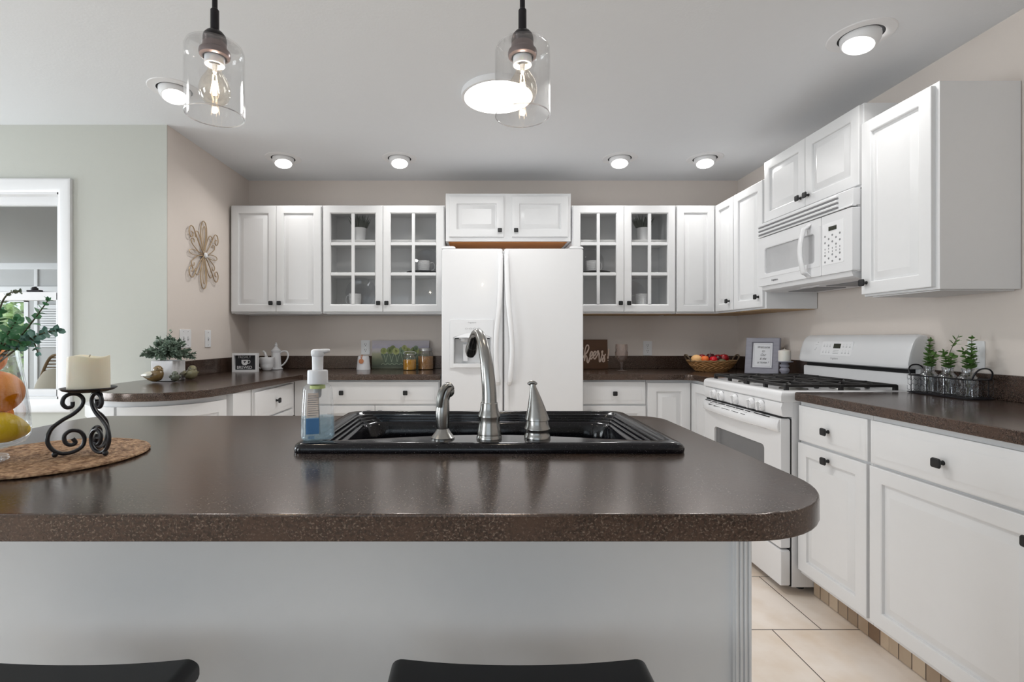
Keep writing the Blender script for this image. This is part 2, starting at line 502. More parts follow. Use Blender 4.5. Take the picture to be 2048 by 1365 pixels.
def dup(root, loc, rot=None, label=None, group=None):
    r = root.copy(); COL.objects.link(r); r.location = loc
    if rot is not None: r.rotation_euler = (0, 0, rot)
    if label: r['label'] = label
    if group: r['group'] = group
    for ch in list(root.children):
        d = ch.copy(); COL.objects.link(d); d.parent = r
        for g in list(ch.children):
            e = g.copy(); COL.objects.link(e); e.parent = d
    return r

def text(name, body, size, M, m, parent, shear=0.0, ext=0.0006, label=None, sx=1.0):
    cu = bpy.data.curves.new(name, 'FONT')
    cu.body = body; cu.size = size; cu.extrude = ext; cu.shear = shear
    cu.align_x = 'CENTER'; cu.align_y = 'CENTER'
    tmp = bpy.data.objects.new(name + '_tmp', cu)
    COL.objects.link(tmp)
    dg = bpy.context.evaluated_depsgraph_get()
    me = bpy.data.meshes.new_from_object(tmp.evaluated_get(dg))
    bpy.data.objects.remove(tmp); bpy.data.curves.remove(cu)
    me.transform(M @ Matrix.Diagonal((sx, 1, 1, 1)))
    me.materials.clear(); me.materials.append(m)
    o = bpy.data.objects.new(name, me)
    COL.objects.link(o)
    if parent: o.parent = parent
    if label: o['label'] = label
    return o

def T(x, y, z): return Matrix.Translation((x, y, z))
RX = lambda a: Matrix.Rotation(a, 4, 'X')
RY = lambda a: Matrix.Rotation(a, 4, 'Y')
RZ = lambda a: Matrix.Rotation(a, 4, 'Z')
UPR = RX(PI / 2)            # lay text / xy outlines into the xz plane, facing -y
def at(px, py, Y): return Vector(((px - CX) * Y / F, Y, CZ - (py - CY) * Y / F))
# ------------------------------------------------------------------ the room
XL, XR, YB, YS, ZC = -1.81, 2.057, 3.908, 2.88, 2.40     # left wall, right wall, back wall, wall with the sunroom window, ceiling
XF, YR = -4.6, -3.3                                       # far dining wall, wall behind the camera
struct('floor', MB().box(XF, XR + .1, YR, YB + .1, -.08, 0), FLOORT)
struct('ceiling', MB().box(XF - .1, XR + .1, YR - .1, YB + .1, ZC, ZC + .1), CEIL)
struct('wall_back', MB().box(XL - .12, XR + .1, YB, YB + .1, 0, ZC), BEIGE)
struct('wall_right', MB().box(XR, XR + .1, YR, YB, 0, ZC), BEIGE)
struct('wall_left', MB().box(XL - .12, XL, YS + .004, YB, 0, ZC), BEIGE)
WX0, WX1, WZ0, WZ1 = -3.36, -2.437, .80, 2.005            # opening of the window to the sunroom
struct('wall_sunroom', MB().prism([(XF, 0), (XL - .001, 0), (XL - .001, ZC), (XF, ZC)], -YS - .10, -YS,
       [[(WX0, WZ0), (WX1, WZ0), (WX1, WZ1), (WX0, WZ1)]], M=UPR), SAGE)
struct('wall_dining', MB().prism([(YR, 0), (YS, 0), (YS, ZC), (YR, ZC)], 0, .1,
       [[(-2.75, .45), (-.85, .45), (-.85, 2.1), (-2.75, 2.1)], [(1.12, .45), (2.68, .45), (2.68, 2.1), (1.12, 2.1)]], M=T(XF, 0, 0) @ RZ(PI / 2) @ UPR @ Matrix.Diagonal((1, 1, -1, 1))), SAGE)
struct('wall_behind', MB().prism([(XF, 0), (XR, 0), (XR, ZC), (XF, ZC)], -YR, -YR + .1,
       [[(-2.5, .7), (.7, .7), (.7, 2.1), (-2.5, 2.1)]], M=UPR), SAGE)

def window_frame(name, x0, x1, z0, z1, y, M, n):
    fr = MB()
    for a, b in ((x0, x0 + .06), (x1 - .06, x1)): fr.box(a, b, y, y + .06, z0, z1, M=M)
    for a, b in ((z0, z0 + .06), (z1 - .06, z1)): fr.box(x0, x1, y, y + .06, a, b, M=M)
    for k in range(1, n):
        xm = x0 + (x1 - x0) * k / n
        fr.box(xm - .03, xm + .03, y, y + .06, z0, z1, M=M)
    w = struct(name, fr, TRIMW)
    g = MB().box(x0 + .05, x1 - .05, y + .027, y + .033, z0 + .05, z1 - .05, M=M)
    struct('pane', g, PANE, w)
    return w
window_frame('added_window_2', -2.5, .7, .7, 2.1, 0, T(0, YR - .08, 0), 3)  # window out of view behind the camera, added for its daylight
window_frame('window_3', -2.75, -.85, .45, 2.1, 0, T(XF - .02, 0, 0) @ RZ(PI / 2), 2)
window_frame('added_window_6', 1.12, 2.68, .45, 2.1, 0, T(XF - .02, 0, 0) @ RZ(PI / 2), 2)  # unseen window, placed to light the right cabinets but not the island front

# window_1: white double-hung interior window on the sage wall
def window_one():
    cs = MB()
    a = .076
    prof = [(0, -.001), (0, .018), (.012, .024), (a - .02, .017), (a - .008, .012), (a, .008), (a, -.001)]
    cs.loft([[(WX0 - d_, YS - h, WZ0 - d_), (WX1 + d_, YS - h, WZ0 - d_), (WX1 + d_, YS - h, WZ1 + d_), (WX0 - d_, YS - h, WZ1 + d_)]
             for d_, h in [(a - q, h) for q, h in prof]])
    w = struct('window_1', cs, TRIMW)
    jb = MB()
    for x0, x1 in ((WX0, WX0 + .012), (WX1 - .012, WX1)): jb.box(x0, x1, YS - .002, YS + .10, WZ0, WZ1)
    jb.box(WX0, WX1, YS - .002, YS + .10, WZ1 - .012, WZ1); jb.box(WX0, WX1, YS - .002, YS + .10, WZ0, WZ0 + .014)
    jb.box(WX0 + .01, WX1 - .01, YS + .05, YS + .095, WZ1 - .055, WZ1 - .01, .004)
    struct('jamb', jb, TRIMW, w)
    zr = 1.405
    up = MB(); x0, x1 = WX0 + .012, WX1 - .012
    y0, y1 = YS + .056, YS + .084
    for q in ((x0, x0 + .012, zr, WZ1 - .05), (x1 - .012, x1, zr, WZ1 - .05), (x0, x1, zr, zr + .03), (x0, x1, WZ1 - .062, WZ1 - .05)):
        up.box(q[0], q[1], y0, y1, q[2], q[3], .002)
    u = struct('upper_sash', up, TRIMW, w)
    struct('pane', MB().box(x0 + .008, x1 - .008, y0 + .01, y0 + .014, zr + .02, WZ1 - .055), PANE, u)
    lo = MB(); y0, y1 = YS + .022, YS + .052
    for q in ((x0, x0 + .028, WZ0 + .012, zr + .02), (x1 - .028, x1, WZ0 + .012, zr + .02), (x0, x1, zr - .028, zr + .022), (x0, x1, WZ0 + .012, WZ0 + .055)):
        lo.box(q[0], q[1], y0, y1, q[2], q[3], .003)
    l = struct('lower_sash', lo, TRIMW, w)
    struct('pane', MB().box(x0 + .02, x1 - .02, y0 + .01, y0 + .014, WZ0 + .05, zr - .02), PANE, l)
    lk = MB().box(-2.66, -2.58, YS + .03, YS + .056, zr + .0225, zr + .035, .004).lathe([(.018, .035), (.018, .045), (.008, .052), (0, .052)], (-2.62, YS + .042, zr))
    struct('sash_lock', lk, BRONZE, w, 'dark sash lock')
window_one()

# sunroom seen through window_1
sx0, sx1, sy0, sy1, szc = -8.0, -1.96, YS + .1, 7.0, 2.21
struct('floor_sunroom', MB().box(sx0, sx1, sy0, sy1, -.08, -.001), RAIL)
struct('ceiling_sunroom', MB().box(sx0 - .1, sx1, sy0, sy1 + .1, szc, szc + .1), SUNC)
struct('wall_sunroom_far', MB().prism([(sx0, 0), (sx1, 0), (sx1, szc), (sx0, szc)], -sy1 - .1, -sy1,
       [[(-7.6, .35), (-6.36, .35), (-6.36, 1.72), (-7.6, 1.72)]], M=UPR), SUNW)
struct('wall_sunroom_left', MB().prism([(sy0, 0), (sy1, 0), (sy1, szc), (sy0, szc)], 0, .1,
       [[(3.4, .45), (6.6, .45), (6.6, 2.05), (3.4, 2.05)]], M=T(sx0, 0, 0) @ RZ(PI / 2) @ UPR @ Matrix.Diagonal((1, 1, -1, 1))), SUNW)
struct('wall_sunroom_right', MB().box(sx1, sx1 + .03, YB + .12, sy1, 0, szc), SUNW)
window_frame('window_4', -7.6, -6.36, .35, 1.72, 0, T(0, sy1 - .01, 0), 2)
window_frame('added_window_5', 3.4, 6.6, .45, 2.05, 0, T(sx0 - .03, 0, 0) @ RZ(PI / 2), 3)  # unseen window, added to let light into the sunroom
struct('trim_1', MB().box(sx0, sx1, sy1 - .03, sy1, szc - .09, szc, .004).box(sx0, sx1, sy1 - .02, sy1, 1.80, 1.88, .004).box(-6.27, -6.22, sy1 - .02, sy1, 0, szc - .08, .004), TRIMW)

def blind():
    t = thing('window_blind', 'white slatted blind on the sunroom wall above the rattan chair', 'blind', (-6.05, sy1 - .006, 1.02))
    b = MB()
    for k in range(16): b.box(-.13, .17, -.016, -.006, .0 + k * .034, .024 + k * .034, .002)
    obj('slats', b, TRIMW, t); obj('head_rail', MB().box(-.14, .18, -.045, 0, .54, .60, .004), TRIMW, t)
blind()

def rattan_chair():
    t = thing('rattan_chair', 'woven rattan armchair in the sunroom behind the interior window', 'chair', (-4.06, 4.72, 0), -.25)
    fr = MB(); R = .36
    back = [(-.30, .05, .40), (-.36, .13, .70), (-.34, .20, .93), (-.25, .23, .985), (0, .25, .99), (.25, .23, .985), (.34, .20, .93), (.36, .13, .70), (.30, .05, .40)]
    fr.tube(cr(back, 6), .014)
    fr.tube(cr([(-.31, -.30, .40), (-.32, 0, .40), (-.28, .18, .40), (0, .24, .40), (.28, .18, .40), (.32, 0, .40), (.31, -.30, .40), (0, -.33, .40)], 5, True), .016, closed=True)
    obj('frame', fr, RATTAN, t)
    sl = MB()
    for k in range(17):
        z = .44 + k * .032
        h = (z - .40) / .59
        w = .30 + .06 * math.sin(h * PI * .7)
        sl.tube(cr([(-w, .05 + .17 * h, z), (-w * .5, .14 + .13 * h, z), (0, .17 + .09 * h, z), (w * .5, .14 + .13 * h, z), (w, .05 + .17 * h, z)], 4), .006, 6)
    for x in (-.2, -.07, .07, .2):
        sl.tube([(x, .20, .41), (x, .22, .7), (x, .255, .98)], .008, 6)
    obj('backrest', sl, RATTAN, t)
    for sx_ in (-1, 1):
        for y, y2 in ((-.27, -.30), (.18, .24)): obj('leg', MB().tube([(sx_ * .27, y, .40), (sx_ * .30, y2, 0)], .016), RATTAN, t)
    obj('seat', MB().lathe([(.0, .395), (.29, .395), (.30, .41), (.0, .42)], (0, -.04, 0), 24), RATTAN, t)
    cu = MB().ell((0, 0, 0), (.22, .08, .20), 20, 14)
    for v in cu.bm.verts:
        q = max(abs(v.co.x) / .22, abs(v.co.z) / .20)
        r = math.hypot(v.co.x / .22, v.co.z / .20)
        if r > 1e-4: v.co.x *= (1 + .25 * (r / q - 1)); v.co.z *= (1 + .25 * (r / q - 1))
    bmesh.ops.transform(cu.bm, matrix=T(-4.00, 4.66, .665) @ RZ(-.25) @ RX(-.22) @ RY(.2), verts=cu.bm.verts)
    single('throw_pillow', cu, CUSH, 'cream throw pillow leaning in the rattan chair', 'pillow')
    c2 = MB().lathe([(.0, .43), (.26, .425), (.285, .445), (.27, .47), (0, .485)], (0, 0, 0), 28)
    single('seat_cushion', c2, CUSHP, 'patterned round cushion on the seat of the rattan chair', 'cushion', (-4.07, 4.66, 0))
rattan_chair()

# outside the sunroom
struct('lawn', MB().box(-24, -4, 7.3, 24, -.5, -.4), LAWN)
def railing():
    t = thing('deck_railing', 'tan wooden deck railing outside the sunroom window', 'railing', (-8.6, 8.6, -.4))
    obj('top_rail', MB().box(-2, 3, -.04, .04, 1.42, 1.47, .006), RAIL, t)
    obj('bottom_rail', MB().box(-2, 3, -.02, .02, .55, .60, .004), RAIL, t)
    for k in range(6): obj('post', MB().box(-2 + k - .04, -2 + k + .04, -.045, .045, 0, 1.42, .004), RAIL, t)
railing()
def tree(label, x, y, s):
    t = thing('garden_tree', label, 'tree', (x, y, -.4), 0, 'trees beyond the deck railing')
    obj('trunk', MB().tube(cr([(0, 0, 0), (.05, 0, 1.2 * s), (0, .1, 2.2 * s), (.1, 0, 3 * s)], 4), [.14 * s * (1 - .05 * i) for i in range(13)]), BARK, t)
    cr_ = MB()
    rnd = random.Random(int(x * 100))
    for k in range(2600):
        while True:
            p = Vector((rnd.uniform(-1, 1), rnd.uniform(-1, 1), rnd.uniform(-1, 1)))
            if .35 < p.length < 1: break
        p = Vector((p.x * 1.7 * s, p.y * 1.5 * s, 2.1 * s + p.z * 1.75 * s))
        d = Vector((rnd.uniform(-1, 1), rnd.uniform(-1, 1), rnd.uniform(-1, .4)))
        cr_.leaf(p, d, (rnd.uniform(-1, 1), rnd.uniform(-1, 1), 1), .22 * s, .13 * s)
    obj('crown', cr_, TREE, t)
tree('bushy green tree right behind the deck railing outside', -10.4, 11.3, 1.0)
tree('taller green tree farther out behind the deck railing', -16.6, 14.6, 1.3)

# ------------------------------------------------------------------ knobs, doors, drawers
def knob(x, z, parent, M=None, y=-.0195):
    k = MB().lathe([(.008, 0), (.0065, .004), (.0055, .010), (.007, .018)], (0, 0, 0), 12, M=T(x, y, z) @ RX(PI / 2))
    rr = lambda d_: [(x + p[0], z + p[1]) for p in rrect(-.0155 + d_, .0155 - d_, -.0155 + d_, .0155 - d_, .006, 4)]
    k.loft([[(p[0], y - yy, p[1]) for p in rr(d_)] for d_, yy in ((.006, .016), (.0015, .019), (0, .022), (.0015, .0265), (.005, .028))], True, True)
    if M is not None: bmesh.ops.transform(k.bm, matrix=M, verts=k.bm.verts)
    return obj('knob', k, KNOB, parent, None)

def rect(x0, x1, z0, z1, d_, y): return [(x0 + d_, y, z0 + d_), (x1 - d_, y, z0 + d_), (x1 - d_, y, z1 - d_), (x0 + d_, y, z1 - d_)]
DOORP = lambda s: [(0, 0), (0, -.0165), (.004, -.0195), (s - .005, -.0195), (s, -.0165), (s + .0015, -.0075), (s + .010, -.0075), (s + .012, -.009), (s + .036, -.0182), (s + .038, -.0185)]
DRAWP = [(0, 0), (0, -.0125), (.004, -.0155), (.010, -.016), (.026, -.016), (.031, -.0195)]

def front(kind, parent, x0, x1, z0, z1, kn=None, M=None, stile=.054, m=None):
    mb = MB(); m = m or WHITE
    if kind == 'glass':
        s = .055
        pr = [(0, 0), (0, -.0165), (.004, -.0195), (s - .007, -.0195), (s, -.013), (s, 0)]
        mb.loft([rect(x0, x1, z0, z1, a, b) for a, b in pr], loop=True)
        xm = (x0 + x1) / 2; hz = (z1 - z0 - 2 * s) / 3
        mb.box(xm - .012, xm + .012, -.018, -.003, z0 + s, z1 - s, .004)
        for k in (1, 2): mb.box(x0 + s, x1 - s, -.0175, -.003, z0 + s + hz * k - .012, z0 + s + hz * k + .012, .004)
        if M is not None: bmesh.ops.transform(mb.bm, matrix=M, verts=mb.bm.verts)
        d_ = obj('door', mb, m, parent)
        g = MB().box(x0 + s - .004, x1 - s + .004, -.0026, -.0006, z0 + s - .004, z1 - s + .004, M=M)
        obj('pane', g, GLASSC, d_, 'clear glass pane')
    else:
        pr = DOORP(stile) if kind == 'door' else DRAWP
        mb.loft([rect(x0, x1, z0, z1, a, b) for a, b in pr], True, True)
        if M is not None: bmesh.ops.transform(mb.bm, matrix=M, verts=mb.bm.verts)
        d_ = obj(kind, mb, m, parent)
    for q in (kn if isinstance(kn, list) else [kn] if kn else []): knob(q[0], q[1], d_, M)
    return d_

R90 = -PI / 2       # local x runs toward the camera, fronts face -x (right wall)
G_UP, G_LO = 'white wall cabinets', 'white base cabinets'

def wall_cab(name, label, loc, rot, w, h, d_, fronts, under=None, m=None):
    t = thing(name, label, 'cabinet', loc, rot, G_UP)
    obj('body', MB().box(0, w, 0, d_, 0, h, .002), WHITE, t)
    for f in fronts: front(f[0], t, *f[1:])
    if under: obj('bottom_panel', MB().box(.02, w - .02, .02, d_ - .004, -.004, .001), under, t, 'unpainted wooden underside')
    return t

def glass_cab(name, label, loc, w, h, d_, fronts, under):
    t = thing(name, label, 'cabinet', loc, 0, G_UP)
    b = MB()
    b.box(0, .018, .018, d_, 0, h, .001).box(w - .018, w, .018, d_, 0, h, .001)
    b.box(.018, w - .018, d_ - .012, d_, 0, h).box(.018, w - .018, .018, d_ - .012, .036, .054).box(.018, w - .018, .018, d_ - .012, h - .018, h)
    obj('body', b, CAVITY, t)
    ff = MB().loft([rect(0, w, 0, h, 0, 0), rect(0, w, 0, h, 0, .018), rect(0, w, 0, h, .036, .018), rect(0, w, 0, h, .036, 0)], loop=True)
    xm = fronts[0][2] + .0015
    ff.box(xm - .018, xm + .018, .001, .017, .03, h - .03)
    obj('face_frame', ff, WHITE, t)
    for z in (.285, .528): obj('shelf', MB().box(.018, w - .018, .03, d_ - .013, z, z + .018, .002), CAVITY, t)
    for f in fronts: front(f[0], t, *f[1:])
    obj('bottom_panel', MB().box(.02, w - .02, .02, d_ - .004, -.004, .001), under, t, 'unpainted wooden underside')
    return t

ZU, HU = 1.333, .79
YF = 3.608            # face-frame plane of the back wall cabinets
def two(w, a, kind, kz=.075, z0=.012, z1=None, ko=.03, gap=.0015, e=.006):
    z1 = z1 or HU - .008
    return [(kind, e, a - gap, z0, z1, (a - ko, kz)), (kind, a + gap, w - e, z0, z1, (a + ko, kz))]
wall_cab('wall_cabinet', 'white two-door wall cabinet in the corner by the gold scroll wall art', (-1.797, YF, ZU), 0, .664, HU, .30,
         two(.664, .332, 'door'), CAVITY)
glass_cab('glass_front_cabinet', 'white glass-front wall cabinet left of the refrigerator', (-1.128, YF, ZU), .888, HU, .30,
          two(.888, .440, 'glass'), CAVITY)
glass_cab('glass_front_cabinet', 'white glass-front wall cabinet right of the refrigerator', (.688, YF, ZU), .755, HU, .30,
          two(.755, .377, 'glass'), WOODT)
# cabinet over the refrigerator
t = wall_cab('wall_cabinet', 'short white two-door cabinet above the refrigerator', (-.232, YF - .012, 1.865), 0, .911, .342, .312,
             [('door', .028, .423, .024, .317, (.393, .067)), ('door', .482, .888, .024, .317, (.510, .067))])
obj('bottom_panel', MB().box(.02, .891, .05, .308, -.004, .001), WOODB, t, 'orange-brown wooden underside')
obj('bottom_rail', MB().box(0, .911, .0, .02, -.006, .001, .001).box(0, .018, .02, .3, -.006, .001).box(.893, .911, .02, .3, -.006, .001), WHITE, t)
# corner cabinet: one door on the back wall, one on the right wall
t = thing('corner_wall_cabinet', 'white corner wall cabinet with one narrow door on each wall', 'cabinet', (1.745, YF, ZU), 0, G_UP)
obj('body', MB().prism([(-.298, 0), (0, 0), (0, -.272), (.308, -.272), (.308, .296), (-.298, .296)], 0, HU), WHITE, t)
front('door', t, -.294, -.0215, .012, HU - .008, None, None, .05)
front('door', t, 0.0215, .268, .012, HU - .008, (.222, .075), RZ(R90), .05)
obj('bottom_panel', MB().prism([(-.28, .02), (.02, .02), (.02, -.25), (.29, -.25), (.29, .28), (-.28, .28)], -.004, .001), WOODT, t, 'unpainted wooden underside')
wall_cab('wall_cabinet', 'white single-door wall cabinet between corner cabinet and microwave', (1.745, 3.334, ZU), R90, .35, HU, .308,
         [('door', .003, .338, .012, HU - .008, (.30, .075))], WOODT)
wall_cab('wall_cabinet', 'short white two-door cabinet above the microwave', (1.745, 2.982, 1.842), R90, .752, .378, .308,
         [('door', .006, .3745, .010, .370, (.345, .06)), ('door', .3775, .746, .010, .370, (.407, .06))])
wall_cab('wall_cabinet', 'tall white single-door wall cabinet at the right, nearest the viewer', (1.745, 2.227, 1.342), R90, .362, .788, .308,
         [('door', .004, .345, .010, .776, (.035, .06))], CAVITY)

# ------------------------------------------------------------------ base cabinets
HB = .874
def base_cab(name, label, loc, rot, w, d_, fronts, toe=None):
    t = thing(name, label, 'cabinet', loc, rot, G_LO)
    obj('body', MB().box(0, w, 0, d_, .10, HB, .002).box(.0, w, .065, d_, 0, .10), WHITE, t)
    for f in fronts: front(f[0], t, *f[1:])
    if toe: obj('toe_kick', MB().box(0, w, .058, .0655, .002, .10), toe, t, 'brown tiled toe kick')
    return t
DZ0, DZ1, PZ0, PZ1 = .700, .856, .115, .690
base_cab('base_cabinet', 'white base cabinet with wide two-knob drawer left of the refrigerator', (-1.230, 3.318, 0), 0, .977, .585,
         [('drawer', .170, .970, DZ0 + .012, DZ1 + .008, [(.325, .79), (.750, .79)]), ('door', .170, .5435, PZ0, PZ1 + .012, (.507, .658)), ('door', .5465, .970, PZ0, PZ1 + .012, (.583, .658))])
base_cab('base_cabinet', 'white base cabinet with one drawer right of the refrigerator', (.70, 3.318, 0), 0, .428, .585,
         [('drawer', .005, .424, DZ0 + .012, DZ1 + .008, (.214, .785)), ('door', .005, .424, PZ0, PZ1 + .012, (.05, .655))])
t = thing('corner_base_cabinet', 'white corner base cabinet with doors left of the stove', 'cabinet', (1.445, 3.318, 0), 0, G_LO)
obj('body', MB().prism([(-.315, 0), (0, 0), (0, -.332), (.60, -.332), (.60, .585), (-.315, .585)], .1, HB).prism([(-.315, .065), (.065, .065), (.065, -.332), (.60, -.332), (.60, .585), (-.315, .585)], 0, .1), WHITE, t)
front('door', t, -.308, -.0215, PZ0, DZ1, None, None, .06)
front('door', t, .0215, .322, PZ0, DZ1, None, RZ(R90), .06)
base_cab('base_cabinet', 'white base cabinet with small drawer beside the near side of the stove', (1.455, 2.222, 0), R90, .405, .58,
         [('drawer', .006, .395, DZ0, DZ1, (.200, .772)), ('door', .006, .395, PZ0 + .005, PZ1, (.200, .652))], TOET)
base_cab('base_cabinet', 'white base cabinet with wide single-knob drawer at the right, nearest the viewer', (1.455, 1.816, 0), R90, .62, .58,
         [('drawer', .004, .614, DZ0, DZ1, (.292, .772)), ('door', .004, .596, PZ0 + .005, PZ1, (.545, .632))], TOET)
# left run and round peninsula
base_cab('base_cabinet', 'white base cabinet with one drawer under the left counter', (-1.232, 2.70, 0), PI / 2, .617, .56,
         [('drawer', .006, .560, DZ0, DZ1, (.275, .78)), ('door', .006, .560, PZ0, PZ1, (.5, .64))])
def peninsula_base():
    t = thing('rounded_base_cabinet', 'white round-ended base cabinet under the counter below the sunroom window', 'cabinet', (-1.575, 2.5, 0), 0, G_LO)
    r = .305
    def arc(rad, a0, a1, n): return [(rad * math.cos(a0 + (a1 - a0) * k / n), rad * math.sin(a0 + (a1 - a0) * k / n)) for k in range(n + 1)]
    out = [(.338, .195), (-.23, .195), (-.23, .375), (-r, .375)] + [(-r, 0.05)] + arc(r, PI, 2 * PI, 32) + [(.338, .0)]
    obj('body', MB().prism(out, .1, HB), WHITE, t)
    for a0, a1 in ((-1.62, -.10), (-3.10, -1.66)):
        mb = MB(); n = 18
        def ringz(dz, dr, da):
            lo, hi = PZ0 + dz, .850 - dz
            A = [a0 + da + (a1 - a0 - 2 * da) * k / n for k in range(n + 1)]
            return [((r + dr) * math.cos(a), (r + dr) * math.sin(a), lo) for a in A] + [((r + dr) * math.cos(a), (r + dr) * math.sin(a), hi) for a in A[::-1]]
        mb.loft([ringz(0, 0, 0), ringz(0, .018, 0), ringz(.055, .018, .17), ringz(.058, .010, .18), ringz(.066, .010, .205), ringz(.09, .017, .27)], True)
        # fill the curved centre panel
        mb.bm.verts.ensure_lookup_table()
        last = mb.bm.verts[-2 * (n + 1):]
        for k in range(n): mb.bm.faces.new((last[k], last[k + 1], last[2 * n - k], last[2 * n + 1 - k]))
        obj('curved_door', mb, WHITE, t)
peninsula_base()

# ------------------------------------------------------------------ worktops
ZT, ZTB = .914, .876
lo = [(-.247, YB - .002), (XL + .002, YB - .002), (XL + .002, YS - .002), (-1.93, YS - .002)]
arcp = cr([(-1.93, YS - .012), (-1.925, 2.62), (-1.855, 2.40), (-1.735, 2.245), (-1.60, 2.17), (-1.47, 2.165), (-1.355, 2.21), (-1.275, 2.31), (-1.238, 2.47), (-1.205, 2.80), (-1.165, 3.22)], 5)
lo += [(p.x, p.y) for p in arcp] + [(-1.150, 3.262), (-1.13, 3.270), (-.247, 3.270)]
single('worktop', MB().prism(lo[::-1], ZTB, ZT, bev=.005), COUNTER, 'dark speckled worktop wrapping from the refrigerator round to the sunroom window', 'worktop')
ro = [(.69, 3.270), (1.36, 3.270), (1.385, 3.262), (1.412, 3.238), (1.420, 3.21), (1.420, 2.985), (XR - .002, 2.985), (XR - .002, YB - .002), (.69, YB - .002)]
single('worktop', MB().prism(ro, ZTB, ZT, bev=.005), COUNTER, 'dark speckled corner worktop between the refrigerator and the stove', 'worktop')
single('worktop', MB().prism([(1.424, 1.10), (XR - .002, 1.10), (XR - .002, 2.216), (1.424, 2.216)], ZTB, ZT, bev=.005), COUNTER, 'dark speckled worktop right of the stove, under the caddy of bottles', 'worktop')
def splash(label, *q): single('backsplash', MB().box(*q, ZT, 1.014, .003), COUNTER, label, 'backsplash')
splash('low dark backsplash behind the coffee pot and jars', XL + .022, -.247, YB - .021, YB - .002)
splash('low dark backsplash on the left wall under the switches', XL + .002, XL + .021, 2.925, YB - .002)
splash('low dark backsplash behind the goblet and fruit basket', .69, XR - .022, YB - .021, YB - .002)
splash('low dark backsplash on the right wall behind the grey frame', XR - .021, XR - .002, 2.99, YB - .002)
splash('low dark backsplash behind the wire caddy', XR - .021, XR - .002, 1.10, 2.216)

# ------------------------------------------------------------------ island
t = thing('kitchen_island', 'white-grey kitchen island base with fluted corner trim below the sink', 'island', (0, 0, 0))
IX0, IX1, IY0, IY1 = -1.15, .528, .965, 1.52
ib = MB().box(IX0, IX1 - .002, IY0, IY1, 0, ZTB - .002, .001)
ib = MB().prism([(IX0, IY0), (IX1 - .002, IY0), (IX1 - .002, IY1), (IX0, IY1)], 0, ZTB - .002,
                [[(-.36, 1.06), (.43, 1.06), (.43, 1.49), (-.36, 1.49)]])
obj('body', ib, PANEL, t)
tr = MB().box(IX1 - .033, IX1 + .004, IY0 - .008, IY0 + .03, 0, ZTB - .002, .002)
for k in range(4): tr.box(IX1 - .029 + k * .0085, IX1 - .0235 + k * .0085, IY0 - .0115, IY0 - .006, .0, ZTB - .004, .0018)
obj('corner_trim', tr, PANEL, t)
obj('end_panel', MB().box(IX1 - .003, IX1 + .012, IY0 + .028, IY1, 0, ZTB - .002, .002), WHITE, t)
for k in range(4):
    x0 = IX0 + .02 + k * .41
    front('door', t, x0, x0 + .40, PZ0, DZ1, (x0 + .05, .64), T(-.62, IY1, 0) @ RZ(PI) @ T(0, 0, 0))
isl = rrect(-1.205, .566, .686, 1.552, .19, 12)
isl = []
for cx, cy, r, a in ((.566 - .19, .686 + .19, .19, -PI / 2), (.566 - .085, 1.552 - .085, .085, 0), (-1.205 + .085, 1.552 - .085, .085, PI / 2), (-1.205 + .19, .686 + .19, .19, PI)):
    for k in range(13):
        q = a + k / 12 * PI / 2
        isl.append((cx + r * math.cos(q), cy + r * math.sin(q)))
t = thing('island_worktop', 'dark speckled island worktop with rounded corners holding the black sink', 'worktop')
obj('slab', MB().prism(isl, ZT - .0395, ZT, [[(-.35, 1.07), (.42, 1.07), (.42, 1.48), (-.35, 1.48)]], bev=.004), COUNTER, t)
